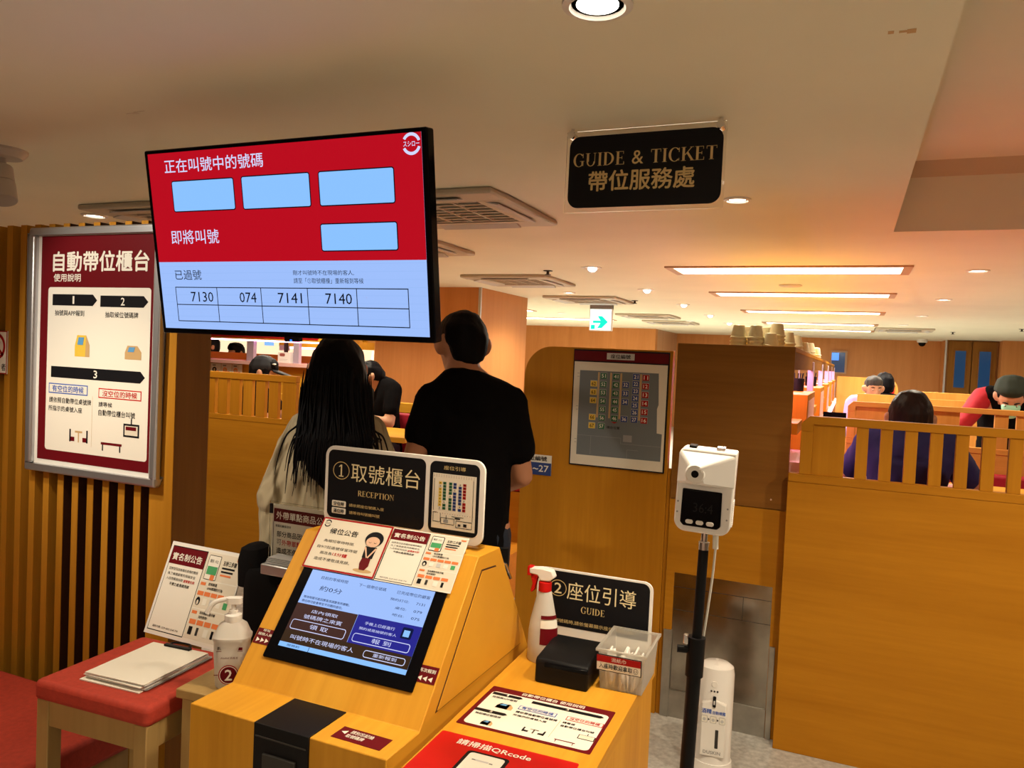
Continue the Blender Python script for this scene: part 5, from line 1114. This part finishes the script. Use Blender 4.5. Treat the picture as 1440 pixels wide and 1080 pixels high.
# ---- seated figures
def seated(head, shw=.18, arms=None, lean=0, zs=.72, facing=1, legs=True):
    """seat top at z=zs; shoulders at y 0..lean; returns prims (facing +y)"""
    P = []; zsh = zs+.56; ly = lean
    P.append([((-shw*.8, ly, zsh), (.06, .055, .05)), ((shw*.8, ly, zsh), (.06, .055, .05)), ((0, ly*.7, zs+.40), (shw-.025, .11, .10))])
    P.append([((0, ly*.7, zs+.40), (shw-.025, .11, .10)), ((0, 0, zs+.12), (shw-.01, .13, .10))])
    P.append([((0, ly-.01, zsh+.045), (.075, .06, .03)), ((-shw*.7, ly, zsh+.015), (.05, .045, .035)), ((shw*.7, ly, zsh+.015), (.05, .045, .035))])
    if legs:
        for q in (-1, 1):
            P += limb((V(q*.09, .02, zs+.09), .085), (V(q*.11, .42, zs+.06), .062), (V(q*.11, .40, zs-.33), .042)); P.append([((q*.11, .38, zs-.385), (.036, .04, .034)), ((q*.11, .52, zs-.395), (.04, .05, .024))])
    for q, (el, wr) in zip((-1, 1), arms or []):
        P += limb((V(q*shw*.93, ly, zsh-.02), .054), (V(*el), .040), (V(*wr), .027)); d = (Vector(wr)-Vector(el)).normalized(); P += hand_prims(wr, d, (0, .2, 1), -q)
    return P
def seated_shirt(t, shw, arms, lean, zs, m, sleeve=.55, name='shirt', seed=1, jacket=None):
    zsh = zs+.56; ly = lean
    P = [[((-shw*.86, ly, zsh+.005), (.064, .062, .052)), ((shw*.86, ly, zsh+.005), (.064, .062, .052)), ((0, ly*.7, zs+.38), (shw+.005, .128, .10))], [((0, ly*.7, zs+.38), (shw+.005, .128, .10)), ((0, 0, zs+.07), (shw+.015, .15, .06))], [((0, ly-.022, zsh+.055), (.070, .068, .026)), ((-shw*.7, ly-.005, zsh+.02), (.05, .062, .04)), ((shw*.7, ly-.005, zsh+.02), (.05, .062, .04)), ((0, ly-.03, zsh-.05), (.12, .085, .05))]]
    for q, (el, wr) in zip((-1, 1), arms):
        s0 = V(q*shw*.95, ly, zsh-.02); e_ = Vector(el)
        if sleeve <= 1: P += limb((s0, .066), (s0+(e_-s0)*sleeve, .062))
        else: P += limb((s0, .066), (e_, .056), (e_+(Vector(wr)-e_)*.9, .040))
    return blob(name, P, m, t, .012, 3, .006, 10, seed)
def seated_pants(t, zs, m='denim'):
    P = [[((0, 0, zs+.10), (.17, .135, .09))]]
    for q in (-1, 1): P += limb((V(q*.09, .02, zs+.09), .095), (V(q*.11, .42, zs+.065), .074), (V(q*.11, .40, zs-.30), .058))
    return blob('trousers', P, m, t, .014, 3)
def cap_hair(t, c, R, m, low=-.04, s=1.0, full=0):
    f = lambda x, y, z, r: (tuple(Vector(c)+R@Vector((x*s, y*s, z*s))), tuple(q*s for q in r))
    P = [[f(0, -.020, .042, (.080, .088, .084)), f(0, -.05, .0, (.075, .058, .06)), f(0, .035, .070, (.066, .062, .054))], [f(0, -.055, low*.4, (.068, .045, .045)), f(0, -.055, low, (.052, .035, .03))]]
    if full: P += [[f(q*.058, -.005, .02, (.026, .06, .06)), f(q*.064, .0, -.03, (.018, .045, .04))] for q in (-1, 1)]+[[f(0, .060, .06, (.055, .04, .035))]]
    return blob('hair', P, m, t, .009, 3, .004, 35, 4)
I3 = Matrix.Identity(3)
# man in navy, back to us behind the right partition
zs = .72; arms = [((-.25, .20, 1.05), (-.17, .42, 1.03)), ((.27, .20, 1.05), (.17, .42, 1.03))]; hc = (0, .07, 1.352); R_ = Matrix.Rotation(RAD(-16), 3, 'X')
t = person('man in navy t-shirt with dark bowl-cut hair seated behind the right slatted partition', (.245, 3.68, 0), RAD(-3), seated(hc, .148, arms, .03, zs)+head_prims(hc, R_), voxel=.010)
seated_shirt(t, .152, arms, .03, zs, 'tee_navy', .62, 't_shirt', 11); seated_pants(t, zs); cap_hair(t, hc, R_, 'hair_brown', -.055, 1.06, 1)
# man in black, seated beyond the woman
arms = [((-.22, .14, 1.02), (-.06, .30, 1.07)), ((.22, .14, 1.02), (.05, .30, 1.06))]; R_ = Matrix.Rotation(RAD(-38), 3, 'Z')@Matrix.Rotation(RAD(-26), 3, 'X'); hc = (.03, .12, 1.345)
t = person('seated man in a black t-shirt looking down, between the woman and the standing man', (-3.25, 5.06, 0), RAD(165), seated(hc, .155, arms, .05, zs)+head_prims(hc, R_), 'skin_warm')
seated_shirt(t, .16, arms, .05, zs, 'tee_black', .62, 't_shirt', 12); seated_pants(t, zs); cap_hair(t, hc, R_, 'hair', -.02, 1.03, 0); face(t, hc, R_)
t2 = thing('phone', 'dark phone held by the seated man in black near his chin', 'phone', (-3.335, 4.695, 1.105), (RAD(60), 0, RAD(165))); MB().box(-.035, .035, -.07, .07, -.004, .004, 'black_gloss').build('case', t2, bevel=.003)
# person in cap behind the left partition
arms = [((-.24, .14, 1.0), (-.10, .34, 1.03)), ((.24, .14, 1.0), (.10, .34, 1.03))]; hc = (0, .05, 1.345); R_ = Matrix.Rotation(RAD(-10), 3, 'X')
t = person('person in a black baseball cap seated behind the left slatted partition', (-3.93, 4.42, 0), RAD(-62), seated(hc, .17, arms, .02, zs)+head_prims(hc, R_))
seated_shirt(t, .175, arms, .02, zs, 'tee_black', .62, 't_shirt', 13); seated_pants(t, zs); cap_hair(t, hc, R_, 'hair', -.05, 1, 1)
f = lambda x, y, z, r: (tuple(Vector(hc)+R_@Vector((x, y, z))), r)
cp = blob('baseball_cap', [[f(0, -.012, .045, (.092, .106, .050)), f(0, -.02, .085, (.070, .080, .052)), f(0, .02, .08, (.06, .07, .045))], [f(-.05, .09, .035, (.03, .02, .008)), f(.05, .09, .035, (.03, .02, .008)), f(-.03, .185, .022, (.025, .015, .006)), f(.03, .185, .022, (.025, .015, .006))]], 'cap_black', t, .008, 2)
p = Vector(hc)+R_@Vector((.052, .072, .085)); MB().lathe([(0, .008), (.012, .005), (.014, 0), (0, -.006)], 'paper', c=tuple(p), n=14).build('cap_badge', cp)
# masked worker leaning over a booth
hc = (0, .43, 1.43); R_ = Matrix.Rotation(RAD(-38), 3, 'X')
arms = [((-.30, .30, 1.18), (-.20, .52, 1.02)), ((.30, .30, 1.18), (.22, .52, 1.02))]
P = [[((-.13, .20, 1.43), (.07, .06, .06)), ((.13, .20, 1.43), (.07, .06, .06)), ((0, .05, 1.30), (.17, .12, .1))], [((0, .05, 1.30), (.17, .12, .1)), ((0, -.06, 1.12), (.17, .12, .1))]]
for q in (-1, 1): P += limb((V(q*.09, -.08, 1.10), .09), (V(q*.1, -.05, .72), .06), (V(q*.1, -.07, .38), .04)); P.append([((q*.1, -.09, .345), (.036, .04, .036)), ((q*.1, .06, .33), (.04, .05, .024))])
for q, (el, wr) in zip((-1, 1), arms): P += limb((V(q*.155, .20, 1.41), .055), (V(*el), .042), (V(*wr), .027)); P += hand_prims(wr, Vector(wr)-Vector(el), (0, .2, 1), -q)
hd_ = head_prims(hc, R_, True, 1.0)[:-1]+[[(tuple(Vector(hc)+R_@Vector((0, -.02, -.05))), .055), ((0, .22, 1.44), .06)]]
t = person('masked worker in a black beret and red sleeves leaning over at the right edge', (1.02, 6.30, 0), RAD(172), P+hd_)
V1 = [[((-.11, .20, 1.44), (.065, .065, .06)), ((.11, .20, 1.44), (.065, .065, .066)), ((0, .04, 1.30), (.19, .14, .1))], [((0, .04, 1.30), (.19, .14, .1)), ((0, -.06, 1.06), (.19, .14, .08))]]
blob('black_vest', V1, 'tee_black', t, .012, 3, .005, 10, 21)
V2 = []
for q, (el, wr) in zip((-1, 1), arms): V2 += limb((V(q*.165, .20, 1.41), .070), (V(*el), .058)); V2 += [[((q*.12, .19, 1.455), (.045, .055, .045)), ((q*.165, .20, 1.42), .066)]]
V2a = [p for i, p in enumerate(V2) if i < 2]; V2b = V2[2:]
blob('red_sleeve', V2a, 'uniform_red', t, .012, 3, .005, 10, 22); blob('red_sleeve', V2b, 'uniform_red', t, .012, 3, .005, 10, 23)
pa = [[((0, -.07, 1.08), (.17, .125, .09))]]
for q in (-1, 1): pa += limb((V(q*.09, -.08, 1.08), .10), (V(q*.1, -.05, .72), .075), (V(q*.1, -.07, .38), .06))
blob('trousers', pa, 'tee_black', t, .014, 3)
f = lambda x, y, z, r: (tuple(Vector(hc)+R_@Vector((x, y, z))), r)
blob('beret', [[f(0, -.02, .055, (.105, .115, .045)), f(0, -.05, .09, (.09, .09, .05)), f(0, .03, .075, (.075, .07, .045))]], 'beret', t, .009, 3)
blob('face_mask', [[f(0, .066, -.02, (.058, .045, .03)), f(0, .075, -.075, (.045, .035, .03)), f(0, .11, -.042, (.02, .015, .02))]], 'mask_green', t, .008, 2)
blob('hair', [[f(-.066, -.02, .02, (.016, .05, .045)), f(-.066, -.03, -.03, (.012, .03, .03))], [f(.066, -.02, .02, (.016, .05, .045)), f(.066, -.03, -.03, (.012, .03, .03))], [f(0, -.075, .0, (.06, .025, .05)), f(0, -.03, .05, (.07, .06, .03))]], 'hair', t, .009, 2); face(t, hc, R_)
# grey-haired man facing us in the far booth
arms = [((-.25, .12, 1.0), (-.12, .32, 1.03)), ((.25, .12, 1.0), (.12, .32, 1.03))]; hc = (0, .02, 1.40); R_ = Matrix.Rotation(RAD(-6), 3, 'X')
t = person('grey-haired man facing forward in the far booth, lower face hidden by a partition', (.205, 8.05, 0), RAD(195), seated(hc, .18, arms, .0, zs)+head_prims(hc, R_), 'skin_warm')
seated_shirt(t, .185, arms, .0, zs, 'lavender_cloth', 2, 'shirt', 31); seated_pants(t, zs); cap_hair(t, hc, R_, 'hair_grey', -.02, 1.02, 0); face(t, hc, R_)
arms = [((-.24, .12, 1.0), (-.12, .32, 1.03)), ((.24, .12, 1.0), (.12, .32, 1.03))]; hc = (0, .02, 1.43)
t = person('black-haired person whose crown shows behind the grey-haired man', (.33, 8.75, 0), RAD(10), seated(hc, .17, arms, .0, zs)+head_prims(hc, I3))
seated_shirt(t, .175, arms, .0, zs, 'tee_black', .6, 't_shirt', 32); seated_pants(t, zs); cap_hair(t, hc, I3, 'hair', -.05, 1.08, 1)
# two people standing beyond the far left lane
for lab, x, y, z, az in (('black-haired person in a dark mask beyond the far left lane', -6.38, 6.45, 1.50, 150), ('person of whom only the black hair shows beyond the far left lane', -6.62, 7.10, 1.44, 170)):
    hh = z+.115; hc = (0, .01, z); kq = hh/1.72; ar = [((-.22, 0, 1.08*kq), (-.20, .10, .84*kq)), ((.22, 0, 1.08*kq), (.20, .10, .84*kq))]
    t = person(lab, (x, y, 0), RAD(az), standing(hh, .16, ar)+head_prims(hc, I3), 'skin_warm', .013)
    sh = [[((-.135, -.01, 1.40*kq), (.06, .065, .045)), ((.135, -.01, 1.40*kq), (.06, .065, .045)), ((0, 0, 1.0), (.17, .125, .08))], [((0, 0, 1.0), (.17, .125, .08)), ((0, 0, .82), (.175, .13, .03))], [((0, -.03, 1.455*kq), (.07, .07, .024)), ((-.12, -.02, 1.40*kq), (.05, .06, .04)), ((.12, -.02, 1.40*kq), (.05, .06, .04))]]
    for q, (el, wr) in zip((-1, 1), ar): sh += limb((V(q*.15, -.01, 1.37*kq), .062), (V(*el), .055))
    blob('shirt', sh, 'tee_black', t, .014, 3, .006, 9, 6); pa = [[((0, 0, .86*kq), (.165, .118, .08))]]
    for q in (-1, 1): pa += limb((V(q*.08, 0, .85*kq), .10), (V(q*.09, .01, .48*kq), .075), (V(q*.09, -.005, .06), .062))
    blob('trousers', pa, 'denim', t, .016, 3); cap_hair(t, hc, I3, 'hair', -.05, 1.04, 1)
    if 'mask' in lab: blob('face_mask', [[((0, .085, z-.02), (.058, .035, .03)), ((0, .08, z-.075), (.045, .035, .03))]], 'tee_black', t, .012, 2)
booth_seat('booth bench under the person in the black baseball cap', -4.45, -3.72, 4.15, 4.72, 1, .9)
t = thing('light_wall', 'glowing cream panel wall beyond the far left lane behind the two heads', 'panel', (-8.3, 7.72, 0))
MB().box(0, 3.05, 0, .05, 0, 1.43, 'mapleX').build('lower_panel', t); MB().box(0, 3.05, 0, .05, 1.43, 1.63, 'window_lit').build('lit_panel', t); MB().box(0, 3.05, 0, .05, 1.63, 1.80, 'mapleX').build('header', t)
